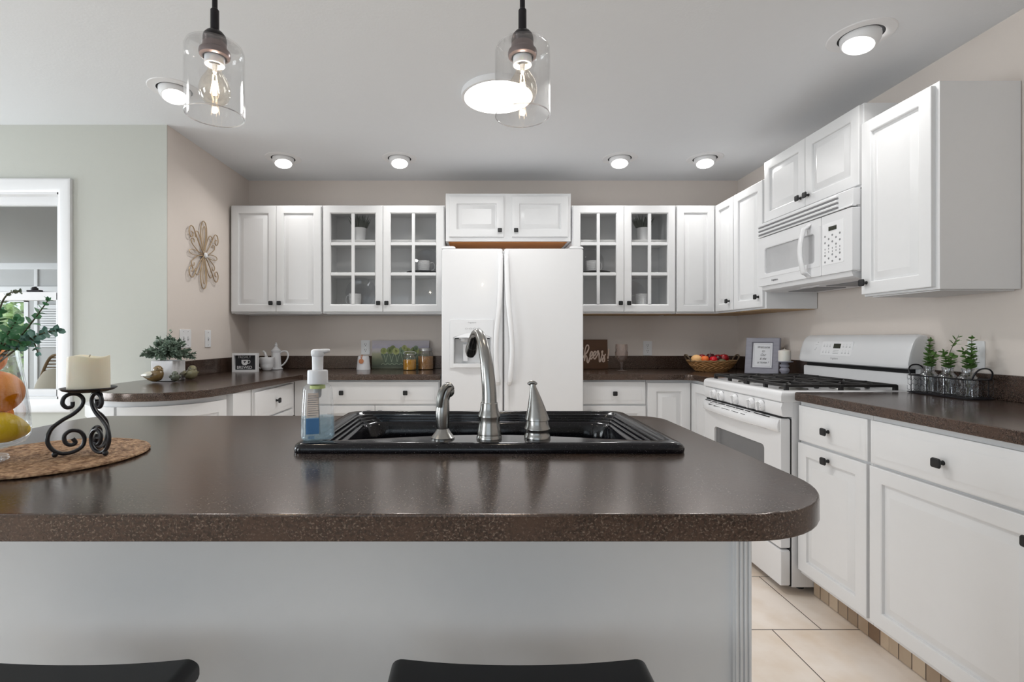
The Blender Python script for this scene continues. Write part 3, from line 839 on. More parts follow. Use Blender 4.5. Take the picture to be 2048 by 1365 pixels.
# ------------------------------------------------------------------ refrigerator
def fridge():
    t = thing('refrigerator', 'white side-by-side refrigerator with ice and water dispenser', 'refrigerator', (-.23, 3.15, 0))
    Wd = .906; seam = .3955
    obj('body', MB().box(.008, Wd - .008, .07, .72, .015, 1.722, .006), APPL, t)
    # doors: outline in xz, depth along y
    def door(x0, x1, hole=None):
        mb = MB()
        o = rrect(x0, x1, .10, 1.727, .016, 5)
        mb.prism(o, -.062, 0.0, [hole] if hole else (), bev=.010, M=UPR)
        return mb
    hx0, hx1, hz0, hz1 = .082, .312, .985, 1.162
    d1 = obj('freezer_door', door(0, seam - .003, [(hx0, hz0), (hx1, hz0), (hx1, hz1), (hx0, hz1)]), APPL, t)
    d2 = obj('fridge_door', door(seam + .003, Wd), APPL, t)
    for d_, x0, x1 in ((d1, seam - .036, seam - .008), (d2, seam + .008, seam + .036)):
        obj('edge_strip', MB().box(x0, x1, -.004, .004, .11, 1.715, .003), APPL, d_)
    def handle(s, par):
        pts, rad = [], []
        for k in range(33):
            z = .86 + (1.69 - .86) * k / 32
            u = (z - 1.08) / .34
            bow = math.exp(-u * u * 1.6) * .032
            dep = .012 + .045 * math.exp(-((z - 1.12) / .42) ** 4)
            pts.append((seam + s * (.019 + bow), -dep, z))
            rad.append(.0155)
        pts[0] = (pts[0][0], .0, pts[0][2]); pts[-1] = (pts[-1][0], .0, pts[-1][2])
        obj('handle', MB().tube(pts, rad, 12, flat=.62, up=(0, 1, 0)), APPL, par)
    handle(-1, d1); handle(1, d2)
    # dispenser
    dp = MB()
    fx0, fx1, fz0, fz1 = .055, .330, .962, 1.274
    dp.prism(rrect(fx0, fx1, fz0, fz1, .008, 3), 0, .008, [[(hx0 - .006, hz0 - .004), (hx1 + .006, hz0 - .004), (hx1 + .006, hz1 - .002)] +
             [(hx1 + .006 - (hx1 - hx0 + .012) * k / 12, hz1 - .002 + .028 * math.sin(PI * k / 12)) for k in range(1, 12)] + [(hx0 - .006, hz1 - .002)]], bev=.002, M=UPR)
    d_ = obj('dispenser', dp, APPL, t)
    rc = MB()
    rc.box(hx0 - .003, hx1 + .003, .055, .058, hz0, hz1).box(hx0 - .003, hx0, -.004, .057, hz0, hz1).box(hx1, hx1 + .003, -.004, .057, hz0, hz1)
    rc.box(hx0, hx1, -.004, .057, hz0 - .003, hz0)
    obj('recess', rc, APPL, d_)
    hd = MB().loft([[(hx0 - .004 + (hx1 - hx0 + .008) * k / 14, -.006 - q * .022 * math.sin(PI * k / 14), hz1 - .004 + (.032 * math.sin(PI * k / 14) if q == 0 else 0)) for k in range(15)] for q in (0, 1)], open_=True)
    hd.box(hx0, hx1, -.006, .055, hz1 - .010, hz1 - .004)
    obj('hood', hd, APPL, d_)
    obj('dark_vent', MB().box(hx0 + .004, hx0 + .03, -.008, 0, hz1 - .013, hz1 - .007).box(hx1 - .03, hx1 - .004, -.008, 0, hz1 - .013, hz1 - .007), DARK, d_)
    obj('nozzle', MB().lathe([(.035, 0), (.033, -.018), (.024, -.024), (0, -.024)], (hx0 + .07, .012, hz1 - .008), 20, sy=.7), GREYWIN, d_)
    obj('paddle', MB().box(hx0 + .055, hx0 + .085, .03, .042, hz0 + .02, hz1 - .045, .004), APPL, d_)
    obj('tray', MB().loft([[(fx0 + .004 + (fx1 - fx0 - .008) * k / 14, -.004 - .020 * math.sin(PI * k / 14) * (1 if q else 1.0), z) for k in range(15)] +
                           [(fx1 - .004, .05, z), (fx0 + .004, .05, z)] for q, z in ((0, fz0 + .008), (1, fz0 + .03))], True, True), APPL, d_)
    text('brand_lettering', 'Frigidaire', .014, T(.195, -.0085, 1.254) @ UPR, PRINTL, d_)
    kp = MB()
    for k in range(4): kp.tube(cr([(.15 + k * .026, -.0085, 1.213), (.160 + k * .026, -.0085, 1.219), (.170 + k * .026, -.0085, 1.213)], 3), .0011, 5)
    for k in range(4): kp.box(.152 + k * .026, .168 + k * .026, -.009, -.008, 1.207, 1.2085)
    obj('control_marks', kp, PRINTL, d_)
    for x, a in ((.045, 1), (Wd - .045, -1)):
        obj('hinge_cover', MB().loft([[(x + a * q * .06 - w, y, z), (x + a * q * .06 + w, y, z)] + [(x + a * q * .06 + w, .16, z), (x + a * q * .06 - w, .16, z)] for q, w, y, z in ((0, .045, .0, 1.726), (0, .042, .004, 1.737), (0, .03, .02, 1.745))], True, True), APPL, t)
    obj('kick_grille', MB().box(.02, Wd - .02, .03, .07, .0, .092, .003), PRINT, t)
fridge()

# ------------------------------------------------------------------ over-the-range microwave (local x toward the camera, front at y=0)
def microwave():
    t = thing('microwave', 'white over-the-range microwave mounted above the stove', 'microwave', (1.69, 2.978, 1.458), R90)
    w, h = .75, .375
    obj('body', MB().box(.004, w - .004, .03, .36, .0, h, .004), APPL, t)
    # faceplate with gently curved plan
    def fb(x0, x1, z0, z1, y0=0.0, y1=.04, b=.004): return MB().box(x0, x1, y0, y1, z0, z1, b)
    gr = obj('vent_grille', fb(0, w, .30, h + .004, .004).box(0, w, -.002, .02, .296, .304, .002), APPL, t)
    sl = MB()
    for k in range(3): sl.box(.006, .66, -.001, .0055, .308 + k * .022, .3125 + k * .022)
    obj('slot', sl, PRINT, gr)
    lv = MB()
    for k in range(3): lv.box(.006, .66, -.006, .006, .3135 + k * .022, .3265 + k * .022, .004)
    obj('louvers', lv, APPL, gr)
    xd = .548
    win = rrect(.075, .500, .075, .222, .016, 5)
    dm = MB().prism(rrect(0, xd - .001, .004, .292, .006, 3), -.04, 0.0, [win], bev=.003, M=UPR)
    d_ = obj('door', dm, APPL, t)
    obj('inset_panel', MB().prism(rrect(.022, xd - .004, .052, .252, .004, 2), 0, .0022, [rrect(.072, .503, .072, .225, .018, 5)], M=UPR), APPL, d_)
    obj('window', MB().box(.07, .505, .008, .014, .07, .227), GREYWIN, d_, 'grey door window')
    pts = [(.462, .0, .010), (.462, -.018, .026)] + [(.462, -.030 - .018 * math.sin(PI * k / 16), .030 + .222 * k / 16) for k in range(17)] + [(.462, -.018, .258), (.462, .0, .275)]
    obj('handle', MB().tube(cr(pts, 2), .015, 12, flat=.7, up=(0, 1, 0)), APPL, d_)
    text('brand_lettering', 'Frigidaire', .016, T(.17, -.0012, .030) @ UPR, PRINT, d_)
    cp = obj('control_panel', MB().prism(rrect(xd + .001, w, .004, .292, .006, 3), -.04, 0, bev=.003, M=UPR), APPL, t)
    obj('keypad_plate', MB().prism(rrect(xd + .012, .70, .052, .252, .003, 2), 0, .0015, M=UPR), PLATE, cp)
    obj('display', MB().box(.603, .655, -.0035, 0, .212, .232, .001), LCD, cp, 'dark display')
    kp = MB()
    for r in range(9):
        for q in range(5):
            if (r + q) % 2 and r not in (4, 5): continue
            x, z = .578 + q * .0245, .190 - r * .0155
            if r in (4, 5): kp.box(x - .002, x + .002, -.0022, 0, z - .004, z + .004)
            else: kp.lathe([(.0052, 0), (.0052, .0022), (0, .0022)], (0, 0, 0), 10, M=T(x, 0, z) @ RX(PI / 2))
    obj('buttons', kp, PRINT, cp, 'grey printed buttons')
    un = MB().loft([[(0.02, y, z), (w - .02, y, z)] for y, z in ((.012, .004), (.02, -.018), (.05, -.030), (.35, -.030), (.355, .004))], open_=True)
    for x in (.02, w - .02): un.bm.faces.new([un.bm.verts.new((x, y, z)) for y, z in ((.012, .004), (.02, -.018), (.05, -.030), (.35, -.030), (.355, .004))])
    u = obj('underside', un, TRIMW, t)
    obj('grease_filter', MB().box(.10, .34, .12, .28, -.034, -.028, .003).box(.41, .65, .12, .28, -.034, -.028, .003), PRINT, u)
    obj('lamp_cover', MB().box(.3, .45, .06, .10, -.033, -.028, .002), PLATE, u)
microwave()

# ------------------------------------------------------------------ gas stove (local x toward the camera, front at y=0)
def stove():
    t = thing('gas_stove', 'white freestanding gas stove with black grates and digital backguard', 'stove', (1.372, 2.982, 0), R90)
    w = .760
    obj('body', MB().box(.006, w - .006, .046, .64, .03, .866, .004), APPL, t)
    ct = MB().loft([[(0 + d_, y0 + d_, z), (w - d_, y0 + d_, z), (w - d_, .62 - d_, z), (0 + d_, .62 - d_, z)] for d_, y0, z in
                    ((.004, -.004, .866), (0, -.006, .872), (0, -.006, .894), (.003, -.006, .905), (.012, -.006, .914), (.028, -.006, .918), (.05, -.006, .914), (.06, -.006, .908))], True, True)
    c_ = obj('cooktop', ct, APPL, t)
    cp = MB().loft([[(x, y, z) for y, z in ((.004, .866), (-.004, .862), (-.010, .842), (-.004, .808), (.006, .800), (.05, .800), (.05, .866))] for x in (.004, .012, w - .012, w - .004)], True, True)
    for v in cp.bm.verts:
        if (v.co.x < .006 or v.co.x > w - .006) and v.co.y < .01: v.co.y += .006
    cpo = obj('control_panel', cp, APPL, t)
    for i, x in enumerate((.143, .225, .372, .527, .612)):
        k = MB()
        M = T(x, -.008, .833) @ RX(PI / 2 + .12)
        k.lathe([(.0275, 0), (.0275, .006), (.024, .014), (.021, .018), (0, .0185)], (0, 0, 0), 26, M=M)
        k.box(-.005, .005, -.021, .021, .016, .030, .004, M=M)
        ko = obj('burner_knob', k, APPL, cpo)
        mk = MB()
        for q in range(5):
            a = -.9 + q * .55
            mk.box(.0175 * math.cos(a) - .0016, .0175 * math.cos(a) + .0016, .0175 * math.sin(a) - .0016, .0175 * math.sin(a) + .0016, .0172, .0186, M=M)
        obj('dial_mark', mk, PRINT, ko)
    # door with integral curved handle
    dz0, dz1 = .205, .792
    win = [(.125, .43)] + [(.125, .62)] + [(.125 + .505 * k / 10, .632 + .018 * math.sin(PI * k / 10)) for k in range(11)] + [(.63, .62), (.63, .43)]
    win = rrect(.13, .625, .40, .648, .02, 5)
    do = obj('oven_door', MB().prism(rrect(.006, w - .006, dz0, dz1, .010, 4), -.04, .004, [win], bev=.005, M=UPR), APPL, t)
    obj('window', MB().box(.12, .635, .006, .012, .39, .66), OVENWIN, do, 'dark grey oven window')
    hr = []
    for k in range(21):
        u = k / 20; x = .012 + (w - .024) * u
        bow = .016 + .036 * math.sin(PI * u) ** .6
        zc = .745 - .0 * math.sin(PI * u)
        hr.append([(x, -.002, .790), (x, -bow * .55, .786), (x, -bow * .92, .770), (x, -bow, .752), (x, -bow * .9, .738), (x, -bow * .55, .730), (x, -.002, .735 - .012 * math.sin(PI * u))])
    ho = obj('handle', MB().loft(hr, True, True), APPL, do)
    vs = MB()
    for x0, x1 in ((.035, .105), (.125, .175), (.195, .27), (.29, .375), (.395, .46), (.48, .52), (.555, .68)):
        for k in range(3 if .11 < x0 < .5 else 1):
            u = (x0 + x1) / 2 / w
            bow = .016 + .036 * math.sin(PI * u) ** .6
            y = -bow * (.30 + .24 * k); z = .7885 - .003 * k - .006 * max(0, k - .5)
            vs.box(x0, x1, y - .0028, y + .0028, z - .004, z + .0022)
    obj('vent_slots', vs, DARK, do, 'dark vent slots')
    obj('storage_drawer', MB().prism(rrect(.006, w - .006, .035, .198, .010, 4), -.04, .004, bev=.006, M=UPR), APPL, t)
    obj('gap_shadow', MB().box(.010, w - .010, .036, .048, .034, .79).box(.016, w - .016, .004, .03, .788, .8035), DARK, t, 'black strip drawn as the shade behind the door')  # black filler paints the shade in the open seam
    for x in (.07, w - .07):
        for y in (.12, .58): obj('foot', MB().lathe([(.018, 0), (.018, .012), (.012, .035)], (x, y, 0), 12, cap0=True), DARK, t)
    # burners and grates
    for x in (.19, .57):
        for y in (.17, .42):
            b = MB().lathe([(.062, .909), (.060, .913), (.040, .914), (.038, .922), (.0, .923)], (x, y, 0), 26)
            bo = obj('burner', b, STEELD, c_)
    for x0, x1 in ((.045, .372), (.388, .715)):
        g = MB(); zt = .946
        xm = (x0 + x1) / 2
        fr = [(x0, .045), (x1, .045), (x1, .545), (x0, .545)]
        for a, b in ((0, 1), (1, 2), (2, 3), (3, 0)):
            p, q = fr[a], fr[b]
            g.box(min(p[0], q[0]) - .007, max(p[0], q[0]) + .007, min(p[1], q[1]) - .007, max(p[1], q[1]) + .007, zt - .016, zt - .002, .004)
        for y in (.17, .295, .42): g.box(x0, x1, y - .006, y + .006, zt - .014, zt, .004)
        g.box(xm - .006, xm + .006, .045, .545, zt - .014, zt, .004)
        for x in (x0 + .0, xm, x1 - .0):
            for y in (.045, .295, .545): g.box(x - .009, x + .009, y - .009, y + .009, .908, zt - .004, .004)
        for y in (.17, .42):
            for k in range(4):
                a = PI / 4 + k * PI / 2
                g.tube([(xm + .045 * math.cos(a), y + .045 * math.sin(a), zt - .006), (xm + .13 * math.cos(a), y + .11 * math.sin(a), zt - .006)], .005, 6)
        obj('grate', g, CAST, t, 'black cast-iron grate')
    # backguard
    bg = obj('backguard', MB().box(.004, w - .004, .592, .625, .90, .995, .008).box(.006, w - .006, .625, .652, .90, 1.15, .004), APPL, t)
    obj('vent_gap', MB().box(.03, w - .03, .598, .628, .992, 1.016), DARK, bg, 'dark vent gap')
    n = 40
    sec = [(.578, 1.014), (.566, 1.020), (.562, 1.036), (.572, 1.085), (.585, 1.13), (.598, 1.155), (.612, 1.168), (.63, 1.174), (.655, 1.172), (.660, 1.16), (.660, 1.014)]
    rings = []
    for x, s in ((0, .80), (.004, .93), (.014, .985), (.03, 1), (w - .03, 1), (w - .014, .985), (w - .004, .93), (w, .80)):
        cy, cz = .64, 1.08
        rings.append([(x, cy + (y - cy) * s, cz + (z - cz) * (s if z > 1.06 else (s + 1) / 2)) for y, z in sec])
    obj('console', MB().loft(rings, True, True), APPL, bg)
    # console face sits on the slope through (.566,1.04)-(.586,1.13)
    ang = math.atan2(.024, .105)
    M = T(.30, .5785, 1.095) @ RX(PI / 2 - ang)
    obj('control_plate', MB().prism(rrect(-.115, .115, -.036, .042, .006, 3), .0015, .0045, bev=.001, M=M), PLATE, bg)
    obj('clock_display', MB().box(-.022, .030, .004, .030, .0035, .006, .001, M=M), LCD, bg, 'dark clock display')
    kp = MB()
    for r in range(2):
        for x in (-.095, -.072, -.049, .05, .073, .096):
            kp.box(x - .005, x + .005, .010 - r * .034, .013 - r * .034, .0043, .0052, M=M)
            kp.box(x - .004, x + .004, .016 - r * .034, .018 - r * .034, .0043, .0052, M=M)
            kp.lathe([(.0016, .0043), (.0016, .0052), (0, .0052)], (x, .025 - r * .034, 0), 8, M=M)
    for q in range(3): kp.box(-.018, .022, -.008 - q * .009, -.0055 - q * .009, .0043, .0052, M=M)
    obj('buttons', kp, PRINTL, bg, 'grey printed buttons')
    text('brand_lettering', 'Frigidaire', .015, M @ T(0, -.052, .0028), PRINT, bg)
    lg = MB().box(-.168, -.150, .022, .0235, .003, .0042, M=M).lathe([(.002, .003), (.002, .0044), (0, .0044)], (-.152, .036, 0), 8, M=M).tube([(-.172, -.004, .0032), (-.164, -.010, .0034), (-.156, .006, .003)], .0012, 5, M=M)
    obj('indicator_marks', lg, PRINTL, bg)
stove()

# ------------------------------------------------------------------ sink, faucet set
XS = .025
def sink():
    t = thing('kitchen_sink', 'glossy black speckled double-bowl sink set into the island worktop', 'sink', (XS, 0, ZT))
    def ol(hw, yf, yb, amp, rc, n=44):
        """closed outline, counterclockwise from the front left; amp bulges the front edge toward the back in the middle"""
        P = []
        for k in range(n + 1):
            x = -hw + rc * .6 + (2 * hw - 1.2 * rc) * k / n
            u = x / hw
            P.append((x, yf + amp * (.5 + .5 * math.cos(PI * u)) ** .85))
        rf = rc * .6
        for k in range(1, 6): a = -PI / 2 + k / 6 * PI / 2; P.append((hw - rf + rf * math.cos(a), P[n][1] + rf + rf * math.sin(a)))
        for k in range(9): a = k / 8 * PI / 2; P.append((hw - rc + rc * math.cos(a), yb - rc + rc * math.sin(a)))
        for k in range(9): a = PI / 2 + k / 8 * PI / 2; P.append((-hw + rc + rc * math.cos(a), yb - rc + rc * math.sin(a)))
        for k in range(1, 6): a = PI + k / 6 * PI / 2; P.append((-hw + rf + rf * math.cos(a), P[0][1] + rf + rf * math.sin(a)))
        return P
    R = []
    def add(hw, yf, yb, amp, rc, z): R.append([(x, y, z) for x, y in ol(hw, yf, yb, amp, rc)])
    yb = 1.518
    add(.418, 1.043, yb, 0, .035, -.0005); add(.419, 1.041, yb + .001, 0, .035, .008); add(.416, 1.044, yb - .002, 0, .035, .016)
    add(.410, 1.050, yb - .008, 0, .034, .0205); add(.402, 1.058, yb - .014, 0.0, .034, .0215)
    add(.388, 1.070, yb - .020, .066, .04, .0215); add(.385, 1.072, yb - .023, .067, .04, .020)
    for i in range(4):
        z = .020 - .0065 * i; d_ = .0085 * i
        add(.383 - d_, 1.073 + .002 * i, yb - .026 - d_ * .9, .068, .042 + .003 * i, z - .005)
        add(.3795 - d_, 1.074 + .002 * i, yb - .0295 - d_ * .9, .068, .042 + .003 * i, z - .0053)
        add(.376 - d_, 1.0755 + .002 * i, yb - .033 - d_ * .9, .069, .043 + .003 * i, z - .0065)
    add(.346, 1.085, yb - .064, .066, .06, -.014); add(.342, 1.090, yb - .068, .062, .06, -.05)
    add(.334, 1.100, yb - .076, .05, .06, -.17); add(.31, 1.122, yb - .10, .035, .06, -.195)
    mb = MB().loft(R, False, True)
    b = obj('basin', mb, GRANITE, t, smooth=50)
    obj('bowl_divider', MB().loft([[(.035 + w * sx_, y, z) for sx_, y in ((-1, 1.13 - 0 * w), (1, 1.13), (1, 1.44), (-1, 1.44))] for w, z in ((.022, -.196), (.016, -.06), (.013, -.048), (.006, -.043))], False, True), GRANITE, t)
    for x in (-.15, .19): obj('drain', MB().lathe([(.045, 0), (.043, .003), (.03, .001), (0, .001)], (x, 1.28, -.194), 24), STEEL, t)
sink()
ZD = ZT + .0215
def faucet():
    t = thing('kitchen_faucet', 'tall brushed-nickel gooseneck faucet in the middle of the sink deck', 'faucet', (.026, 1.095, ZD))
    obj('base', MB().lathe([(.028, 0), (.0285, .003), (.027, .007), (.0265, .010), (.0272, .013), (.0255, .022), (.0232, .034), (.0228, .042), (.0242, .048), (.0242, .052), (.0215, .060), (.0195, .070), (.0190, .079), (.0180, .080)], seg=36, cap0=True), STEEL, t)
    pts = [(0, 0, .076), (0, .001, .10), (-.003, .004, .14), (-.007, .012, .175), (-.013, .032, .208), (-.021, .066, .2305), (-.030, .098, .232), (-.036, .122, .218), (-.040, .138, .200)]
    P = cr(pts, 6)
    n = len(P); rad = [.0172 - (.0172 - .0115) * min(1, k / (n * .62)) for k in range(n)]
    for k in range(n):
        if k > n * .8: rad[k] = .0115 + .0025 * (k - n * .8) / (n * .2)
    obj('neck', MB().tube(P, rad, 20), STEEL, t)
    d_ = (P[-1] - P[-2]).normalized()
    obj('spray_head', MB().tube([P[-1] - d_ * .002, P[-1] + d_ * .010, P[-1] + d_ * .018, P[-1] + d_ * .0185, P[-1] + d_ * .026], [.0143, .0150, .0140, .0115, .0110], 20), STEEL, t)
    t = thing('side_sprayer', 'brushed-nickel pull-out sprayer left of the faucet', 'sprayer', (-.077, 1.098, ZD))
    obj('flange', MB().lathe([(.026, 0), (.0262, .003), (.020, .010), (.014, .019), (.0125, .022)], seg=28, cap0=True), STEEL, t)
    P = cr([(0, 0, .020), (-.001, 0, .045), (.000, .001, .070), (.003, .003, .090), (.009, .005, .107), (.014, .012, .114)], 5)
    obj('wand', MB().tube(P, [.0125 + .003 * math.sin(PI * min(1, k / 14)) for k in range(len(P))], 20), STEEL, t)
    P = cr([(.015, .010, .114), (.008, -.006, .117), (-.001, -.016, .108), (-.006, -.019, .090), (-.007, -.0175, .072)], 5)
    obj('trigger', MB().tube(P, [.0085, .0085, .0085, .0085, .0085] + [.008] * (len(P) - 5), 12, flat=.7), STEELD, t, 'darker trigger lever')
    obj('head', MB().ell((.013, .012, .103), (.0125, .016, .0135), 16, 10), STEEL, t)
    t = thing('faucet_handle', 'cone-shaped brushed-nickel single lever handle right of the faucet', 'faucet handle', (.133, 1.10, ZD))
    obj('base', MB().lathe([(.029, 0), (.0295, .003), (.0280, .008), (.0262, .012), (.0262, .017), (.0285, .020), (.0285, .0225), (.0250, .030), (.0243, .040)], seg=36, cap0=True), STEEL, t)
    rg = []
    for r, x, y, z in ((.0265, 0, 0, .040), (.0268, 0, 0, .043), (.0245, -.0005, 0, .050), (.0195, -.002, 0, .068), (.0140, -.0045, .001, .088), (.0095, -.007, .002, .104), (.0070, -.009, .003, .114), (.0065, -.010, .003, .120)):
        rg.append([(x + r * math.cos(2 * PI * k / 28), y + r * math.sin(2 * PI * k / 28), z) for k in range(28)])
    obj('lever', MB().loft(rg, False, True).tube(cr([(-.0195, .003, .1185), (-.016, .003, .1225), (-.010, .003, .1235), (-.005, .003, .1220), (-.002, .003, .1185)], 3), [.0025] + [.0042] * 11 + [.003], 10), STEEL, t)
faucet()

# ------------------------------------------------------------------ soap pump
def soap():
    t = thing('soap_dispenser', 'clear foaming soap pump bottle with blue soap on the sink corner', 'soap bottle', (-.352, 1.088, ZD), .35)
    def sec(hx, hy, z): return [(p[0], p[1], z) for p in rrect(-hx, hx, -hy, hy, min(hx, hy) * .75, 5)]
    prof = [(.030, .018, 0), (.034, .022, .003), (.0355, .0235, .010), (.0345, .0225, .05), (.0328, .0212, .085), (.0308, .0200, .110), (.0288, .0190, .1165), (.0240, .0172, .1205), (.0210, .0165, .1230), (.0205, .0165, .126)]
    obj('bottle', MB().loft([sec(*p) for p in prof], True), BOTTLE, t)
    q = .0012
    obj('soap', MB().loft([sec(a - q, b - q, z + .001) for a, b, z in prof[:3]] + [sec(.0345 - q, .0225 - q, .048), sec(.0343 - q, .0223 - q, .0505)], True, True), SOAP, t, 'pale blue liquid soap')
    lb = MB().box(-.024, -.002, -.0242, -.0238, .018, .046)
    b2 = obj('back_label', MB().box(-.025, .002, -.0243, -.0239, .016, .050, .0002), SOAPF, t, 'blue lower label')
    tl = obj('text_label', MB().loft([[(-.024, -.0236, .052), (.001, -.0236, .052)], [(-.021, -.0205, .104), (.001, -.0205, .104)]], open_=True), LABELT, t, 'tan upper label')
    ln = MB()
    for k in range(10):
        z = .056 + k * .0046; y = -.0240 + (z - .052) * .06
        ln.box(-.021, -.004 + .003 * (k % 3), y - .0003, y + .0002, z, z + .0012)
    ln.box(-.023, -.021, -.0243, -.0238, .050, .0505)
    obj('label_print', ln, PRINT, tl)
    bc = MB()
    for k in range(8): bc.box(-.020 + k * .0016, -.0192 + k * .0016, -.0246, -.0242, .006, .012)
    obj('bar_marks', bc, SOAPF, t)
    obj('collar', MB().lathe([(.0165, .112), (.0165, .119)], seg=24), LIME, t, 'lime collar inside neck')
    obj('dip_tube', MB().lathe([(.006, .092), (.008, .096), (.0085, .114)], seg=14, cap0=True).tube([(0, 0, .094), (.004, 0, .01)], .0025, 8), PRINTL, t)
    obj('cap', MB().lathe([(.0215, .1225), (.0222, .1240), (.0216, .1505), (.0205, .1520), (.013, .1525)], seg=32, cap0=True), PUMPW, t, 'white pump cap')
    pm = MB().lathe([(.0115, .150), (.0120, .182), (.0138, .184), (.0145, .190), (.0138, .1955), (.010, .198), (0, .1985)], seg=24)
    rg = []
    for x, z, hy, hz in ((-.004, .191, .0125, .0065), (.008, .1925, .0110, .0062), (.018, .194, .0078, .0050), (.024, .195, .0055, .0038), (.0255, .1945, .0050, .0032)):
        rg.append([(x, hy * math.cos(2 * PI * k / 14), z + hz * math.sin(2 * PI * k / 14)) for k in range(14)])
    pm.loft(rg, True, True)
    obj('pump_head', pm, PUMPW, t, 'white pump head')
soap()

# ------------------------------------------------------------------ placemat, candle stand, candle, fruit vase
def mat_group():
    mc = (-.872, 1.005)
    R = .172; prof = []
    rows = 16
    top = []
    for k in range(rows * 6 + 1):
        r = R * k / (rows * 6)
        top.append((r, .0058 + .0013 * abs(math.sin(PI * rows * r / R))))
    mb = MB().lathe([(0, .0), (R - .003, 0), (R + .001, .003), (R, .0055)] + top[::-1], seg=80)
    rnd = random.Random(3)
    for v in mb.bm.verts:
        r = math.hypot(v.co.x, v.co.y)
        if v.co.z > .004 and r > .002: v.co.z += rnd.uniform(-.0006, .0009)
        if r > R - .002: f = 1 + rnd.uniform(-.006, .006); v.co.x *= f; v.co.y *= f
    single('round_placemat', mb, MATW, 'round braided seagrass placemat on the left of the island', 'placemat', (mc[0], mc[1], ZT))
    ZM = ZT + .0075
    # wrought-iron stand: saucer over three double-scroll legs
    cx, cy = -.797, 1.013
    t = thing('candle_holder', 'black wrought-iron candle stand with three scrolled legs on the placemat', 'candle holder', (cx, cy, ZM))
    obj('saucer', MB().lathe([(0, .127), (.032, .127), (.043, .1305), (.0480, .1345), (.0475, .136), (.0425, .1325), (.032, .1295), (0, .1295)], seg=44), IRON, t)
    def spiral(c0, r0, r1, a0, a1, n):
        return [(c0[0] + (r0 + (r1 - r0) * k / n) * math.cos(a0 + (a1 - a0) * k / n), c0[1] + (r0 + (r1 - r0) * k / n) * math.sin(a0 + (a1 - a0) * k / n)) for k in range(n + 1)]
    # planar double scroll in (u outward, z): small top scroll, big bottom scroll
    low = spiral((.038, .032), .012, .030, math.radians(-60), math.radians(-60 - 400), 30)[0:]
    path = [(.037, .024), (.030, .020), (.023, .025), (.022, .036), (.030, .046), (.043, .047), (.055, .038), (.058, .024), (.052, .010), (.038, .002), (.020, .001)]
    # written from the picture: inner curl of the foot scroll -> out along the floor -> up the flank -> over into the top curl
    path = [(.028, .034), (.023, .025), (.031, .021), (.040, .027), (.042, .041), (.031, .050), (.016, .047), (.008, .034), (.011, .017), (.026, .007), (.046, .006), (.062, .016), (.070, .034), (.064, .056),
            (.046, .072), (.026, .084), (.013, .098), (.010, .112), (.018, .122), (.031, .124), (.042, .118), (.045, .106), (.038, .097), (.029, .099), (.028, .108)]
    for a in (math.radians(218), math.radians(-22), math.radians(98)):
        P = cr([(.92 * u * math.cos(a), .92 * u * math.sin(a), z) for u, z in path], 5)
        lg = MB().tube(P, .0038, 8)
        lo_ = obj('scroll_leg', lg, IRON, t)
        obj('foot', MB().ell((.053 * math.cos(a), .053 * math.sin(a), .0055), (.0052, .0052, .0058), 10, 8), IRON, lo_)
    rg = [(.0, 0), (.0355, 0), (.036, .003), (.0354, .068), (.0343, .0702), (.0315, .0690), (.028, .0655), (.015, .064), (0, .064)]
    c_ = thing('pillar_candle', 'short ivory pillar candle on the wrought-iron stand', 'candle', (cx, cy, ZM + .1297))
    mb = MB().lathe(rg, seg=48)
    for v in mb.bm.verts:
        if v.co.z > .06: v.co.z += .0022 * math.sin(3 * math.atan2(v.co.y, v.co.x)) * min(1, math.hypot(v.co.x, v.co.y) / .032)
    obj('wax', mb, WAX, c_)
    obj('wick', MB().tube([(0, 0, .063), (.001, 0, .069), (.003, 0, .073)], .0011, 6), WICK, c_)
    # footed glass vase
    vx, vy = -.962, .935
    t = thing('glass_vase', 'footed clear glass vase of citrus and eucalyptus on the placemat', 'vase', (vx, vy, ZM))
    pr = [(.0, .0), (.053, .0), (.056, .002), (.055, .008), (.034, .014), (.030, .018), (.034, .022), (.060, .026), (.080, .034), (.087, .045), (.0888, .060), (.0872, .09), (.083, .13), (.077, .17), (.070, .212),
          (.068, .212), (.0748, .17), (.0806, .13), (.0848, .09), (.0862, .062), (.084, .048), (.077, .039), (.055, .034), (0, .033)]
    obj('bowl', MB().lathe([(r, z) for r, z in pr], seg=56), GLASSV, t)
    G = 'citrus in the glass vase'
    def citrus(lbl, x, y, z, r, m, kind='orange', rx=0, el=1.0):
        mb = MB().ell((0, 0, 0), (r * el, r, r * .97), 28, 18)
        for v in mb.bm.verts:
            if kind == 'lemon':
                u = abs(v.co.x) / (r * el)
                if u > .8: f = 1 + .12 * (u - .8) / .2; v.co.x *= f
        if kind == 'orange':
            mb.lathe([(.0038, r * .965), (.003, r * .985), (0, r * .99)], seg=8)
        bmesh.ops.transform(mb.bm, matrix=RZ(rx) @ RY(.25), verts=mb.bm.verts)
        single(kind, mb, m, lbl, kind, (vx + x, vy + y, ZM + z), group=G)
    citrus('yellow lemon lying at the bottom of the vase, nearest the viewer', .038, .012, .066, .031, LEMON, 'lemon', .80, 1.5)
    citrus('yellow lemon at the bottom of the vase, behind the orange', -.046, .000, .064, .028, LEMON, 'lemon', 1.2, 1.35)
    citrus('orange low in the vase, half hidden behind the front lemon', -.004, .050, .082, .031, ORANGE)
    citrus('large orange in the middle of the vase, pressed to its right side', .0265, .0255, .1310, .0425, ORANGE)
    citrus('orange in the middle of the vase, at its left side', -.034, -.030, .1260, .034, ORANGE)
    citrus('small orange on top of the fruit pile in the vase', .016, .014, .1980, .032, ORANGE)
    # eucalyptus sprigs
    rnd = random.Random(11)
